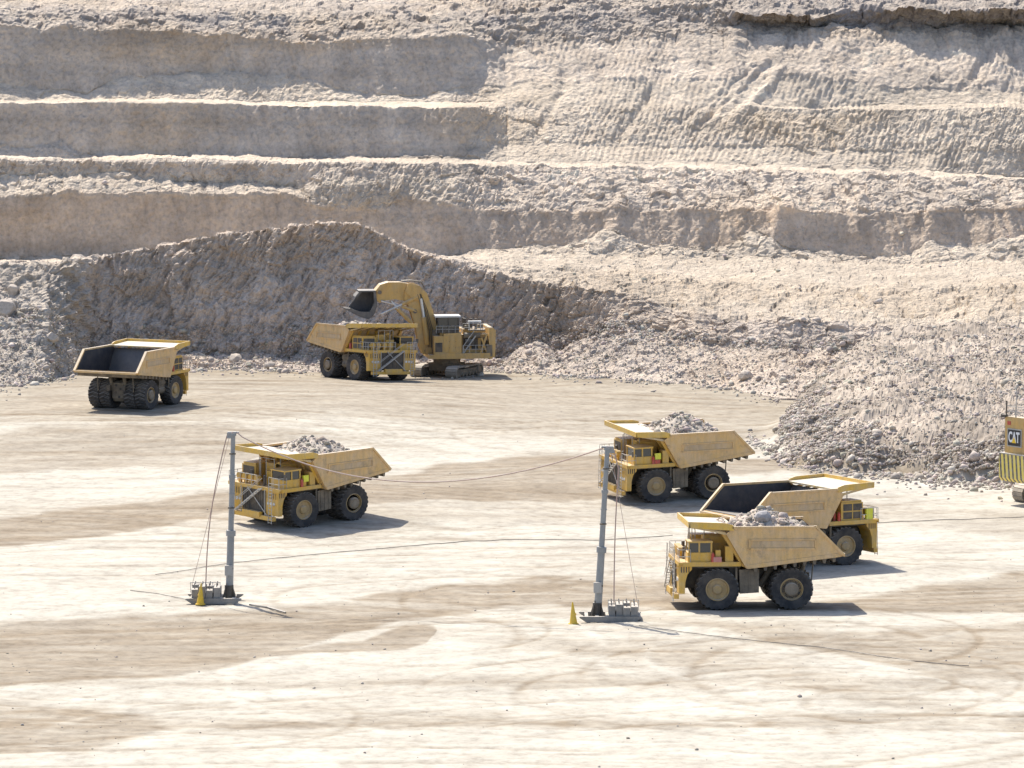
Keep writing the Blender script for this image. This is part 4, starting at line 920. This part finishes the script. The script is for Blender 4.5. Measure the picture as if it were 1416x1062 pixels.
for v in tm.vertices:
    u, w_ = (v.co.x-mx)/wx*1.72, (v.co.y-my)/wy*1.15; v.co = (lx-.125+v.co.z*.4, (ly0+ly1)/2-u, (lz0+lz1)/2+.08+w_)
tm.materials.clear(); tm.materials.append(M['logo_white']); lo = bpy.data.objects.new('lettering', tm); COL.objects.link(lo); lo.parent = lp
yc_ = (ly0+ly1)/2
MB().prismx([(yc_-.34, lz0+.42), (yc_+.34, lz0+.42), (yc_, lz0+1.05)], lx-.15, lx-.135).build('triangle', M['logo_yellow'], lp)
u2 = empty('undercarriage', (0,0,0), R(-8)); u2.parent = S2
for y in (-4.4, 2.5): crawler(u2, -4.9, 4.6, y, y+1.9, .95)
MB().box(-1.8, 1.8, -2.6, 2.6, .9, 2.2).tube((0,0,2.1), (0,0,3.0), 2.0, n=24).build('car_body', M['dark'], u2)
b3 = MB()
for y in (-1.2, .7): b3.prism([(3.4,3.6),(4.6,4.2),(8.5,8.4),(8.0,9.2),(6.6,9.0),(3.2,5.2)], y, y+.5)
b3.build('boom', M['tan'], S2); MB().prism([(8.2,9.2),(8.8,8.2),(11.5,3.2),(11.0,2.8),(9.8,4.0),(7.8,8.0)], -.8, .8).build('stick', M['tan'], S2)
MB().prism([(10.6,3.6),(12.8,3.0),(13.4,.6),(11.6,.5),(10.4,1.8)], -1.9, 1.9).build('bucket', M['bucket'], S2)
# ---------------------------------------------------------------- cable masts
def mast(bpx, bpy_, tpx, tpy, blk, conep, label, side):
    g = on_ground(bpx, bpy_); top = Vector([float(v) for v in P(tpx, tpy, g.y)])
    o = empty('cable_mast', g); tag(o, label, 'cable mast', 'cable masts on sleds')
    t = top-g; d = t.normalized(); L_ = t.length
    MB().tube((0,0,.3), t*.40, .34, .31, n=20).build('pole', M['steel'], o, smooth=True)
    MB().tube(t*.40, t*.74, .25, .23, n=18).tube(t*.74, t*.985, .21, .20, n=16).build('pole', M['steel'], o, smooth=True)
    sep('collar', M['steel'], o, MB().tube(t*.392, t*.425, .43, n=18), MB().tube(t*.735, t*.755, .30, n=16), MB().tube(t*.64, t*.647, .28, n=16))
    MB().tube(t*.985, t*1.0, .28, n=14).box(t.x-.12, t.x+.55*side, -.15, .15, t.z-.45, t.z+.05).tube((t.x-.5, 0, t.z+.05), (t.x+.5, 0, t.z+.05), .09, n=8).build('head', M['steel'], o)
    f = MB()
    for k in range(4):
        a = math.pi/4+k*math.pi/2; c, s_ = math.cos(a), math.sin(a)
        f.add([(c*.3, s_*.3, 1.7), (c*.85, s_*.85, .3), (c*.25, s_*.25, .3), (c*.3-s_*.05, s_*.3+c*.05, 1.7), (c*.85-s_*.05, s_*.85+c*.05, .3), (c*.25-s_*.05, s_*.25+c*.05, .3)], [(0,1,2), (3,5,4), (0,3,4,1), (1,4,5,2), (0,2,5,3)])
    f.tube((0,0,.25), (0,0,1.5), .42, .40, n=14).build('foot', M['dark'], o)
    for q in (.2, .56, .88): MB().box((t*q).x-.30, (t*q).x+.30, -.36, -.26, (t*q).z-.06, (t*q).z+.06).build('bracket', M['dark'], o)
    MB().box(-.34, .34, -.62, -.36, 2.4, 3.3).build('switch_box', M['rail'], o)
    # sled: two skids and cross plates
    x0, x1 = blk[0]-.5, blk[1]+.4
    if side > 0: x0, x1 = -1.6, blk[1]+.3
    xa, xb = min(x0, -1.2), max(x1, 1.2)
    sk = MB()
    for y in (-1.6, 1.3): sk.prism([(xa,.42),(xa+.6,.02),(xb-.6,.02),(xb,.42),(xb-.1,.5),(xa+.1,.5)], y, y+.3)
    for x in np.arange(xa+.5, xb-.3, .9): sk.box(x, x+.3, -1.5, 1.5, .36, .47)
    sk.box(blk[0]-.1, blk[1]+.1, -1.45, 1.45, .40, .50); sk.build('sled', M['block'], o)
    b = MB()
    nb = 4; w = (blk[1]-blk[0])/nb
    for k in range(nb):
        for j in range(2):
            b.box(blk[0]+k*w+.03+random.uniform(-.05,.05), blk[0]+(k+1)*w-.05, -1.3+j*1.32+random.uniform(-.1,.1), -.02+j*1.32, .5, 1.25+random.uniform(-.1,.3)); b.tube((blk[0]+k*w+.3,-.7+j*1.32,1.2), (blk[0]+k*w+.3,-.7+j*1.32,1.75), .05, n=5)
    bl = b.build('counterweight', M['block'], o)
    r = MB()
    for x in np.linspace(blk[0], blk[1], 5): r.tube((x,-1.4,1.0), (x,-1.4,1.95), .03, n=5)
    r.tube((blk[0],-1.4,1.9), (blk[1],-1.4,1.9), .03, n=5); r.build('rail', M['rail'], o)
    far = blk[0] if side < 0 else blk[1]; near = (blk[0]+blk[1])/2 if side < 0 else blk[0]+.5
    def sag(a, b, k, n=14): 
        a, b = Vector(a), Vector(b); return [a.lerp(b, i/n)-Vector((0,0,4*k*(i/n)*(1-i/n))) for i in range(n+1)]
    MB().path(sag((t.x+.25*side,-.1,t.z), (far-.1*side,-1.2,1.6), .0), .022, 5).build('guy_wire', M['cable'], o)
    pts = [Vector((t.x, -.1, t.z+.1)), Vector((t.x+.55*side, -.1, t.z-.2)), Vector((t.x+.95*side, -.1, t.z-1.8))]
    e = Vector((near, -1.0, 1.6)); pts += [pts[-1].lerp(e, k/8)+Vector((.35*side*math.sin(math.pi*k/8)*(1 if side<0 else -.3), 0, 0)) for k in range(1, 9)]
    MB().path(pts, .055, 6).build('drop_cable', M['cable'], o)
    # marker cone
    cg = on_ground(*conep); cx_ = cg-g; 
    cn = MB().tube((0,0,.06), (.08*side*-1,0,1.9), .34, .05, n=20).tube((0,0,0), (0,0,.1), .45, .42, n=20)
    cn.tube((.01,0,.8), (.01,0,.95), .245, .225, n=20)
    co = cn.build('marker_cone', M['cone'], None, cg, smooth=True); tag(co, 'yellow marker cone standing at the sled of the '+('left' if side < 0 else 'right')+' cable mast', 'traffic cone', 'yellow marker cones')
    return top, o
top1, k1 = mast(317, 832, 322.5, 599, (-3.3,-.7), (277, 836), 'tall grey cable mast on a sled with concrete blocks, left of the two', -1)
top2, k2 = mast(826, 857, 840, 619, (.9, 3.5), (793, 863), 'tall grey leaning cable mast on a sled with concrete blocks, right of the two', 1)
# cable slung between the masts
n = 40; pts = []
for i in range(n+1):
    u = i/n; p = top1.lerp(top2, u)+Vector((.3 if i == 0 else 0, 0, .1)); s_ = 3.75*4*u*(1-u)*(1+.12*(1-2*u)); pts.append(p-Vector((0,0,s_)))
tag(MB().path(pts, .062, 6).build('overhead_cable', M['cable']), 'brown cable slung in a shallow curve between the tops of the two masts', 'cable')
def gcable(pix, name, label, r=.035, mt='black_cable'):
    ps = []
    for (a, b), (c, d_) in zip(pix, pix[1:]):
        m_ = max(2, int(abs(c-a)/9))
        for i in range(m_): u = i/m_; ps.append((a+(c-a)*u, b+(d_-b)*u+.8*float(perlin((a+(c-a)*u)/30, b/30, 2))))
    ps.append(pix[-1]); w = [on_ground(*q) for q in ps]
    for p in w: p.z += r*.9+.05
    tag(MB().path(w, r, 5).build(name, M[mt]), label, 'cable', 'power cables lying on the ground')
gcable([(180,817),(220,822),(262,831)], 'ground_cable', 'short thin cable lying left of the left mast sled')
gcable([(215,796),(325,779),(400,771),(520,760),(640,750),(708,747),(830,748),(905,743),(930,741)], 'ground_cable', 'long dark cable lying across the pale floor between the two masts')
gcable([(1213,724),(1300,720),(1416,716),(1480,713)], 'ground_cable', 'dark cable lying right of the empty truck facing right')
gcable([(345,838),(370,842),(395,849)], 'ground_cable', 'dark cable end lying right of the left mast sled', .08)
gcable([(884,866),(950,876),(1050,888),(1150,898),(1260,915),(1340,922)], 'ground_cable', 'dark cable trailing right from the right mast sled')
# ---------------------------------------------------------------- light, sky, camera
SUN_EL, SUN_AZ = 55, -31        # degrees; azimuth from +Y toward +X
w = bpy.data.worlds.new('World'); sc.world = w; w.use_nodes = True; nt = w.node_tree
sky = nt.nodes.new('ShaderNodeTexSky'); sky.sky_type = 'NISHITA'; sky.sun_disc = False; sky.sun_elevation = R(SUN_EL); sky.sun_rotation = R(SUN_AZ); sky.altitude = 600; sky.dust_density = 2.5; sky.air_density = .8
bg = nt.nodes['Background']; nt.links.new(sky.outputs[0], bg.inputs[0]); bg.inputs[1].default_value = .145
ld = bpy.data.lights.new('sun', 'SUN'); ld.energy = 3.9; ld.angle = R(.53); ld.color = (1, .95, .87)
so = bpy.data.objects.new('sun', ld); COL.objects.link(so)
sd = Vector((math.sin(R(SUN_AZ))*math.cos(R(SUN_EL)), math.cos(R(SUN_AZ))*math.cos(R(SUN_EL)), math.sin(R(SUN_EL))))
so.rotation_euler = sd.to_track_quat('Z', 'Y').to_euler(); so.location = sd*900
cd = bpy.data.cameras.new('camera'); cd.sensor_width = 36; cd.lens = F/1416*36; cd.clip_end = 20000; cd.clip_start = 1
co = bpy.data.objects.new('camera', cd); COL.objects.link(co); co.location = (0, 0, H); co.rotation_euler = (math.pi/2-PITCH, 0, 0); sc.camera = co
vs = sc.view_settings; vs.view_transform = 'Standard'; vs.look = 'None'; vs.exposure = .84; vs.gamma = 1; vs.use_curve_mapping = False
sc.cycles.max_bounces = 6; sc.cycles.diffuse_bounces = 4
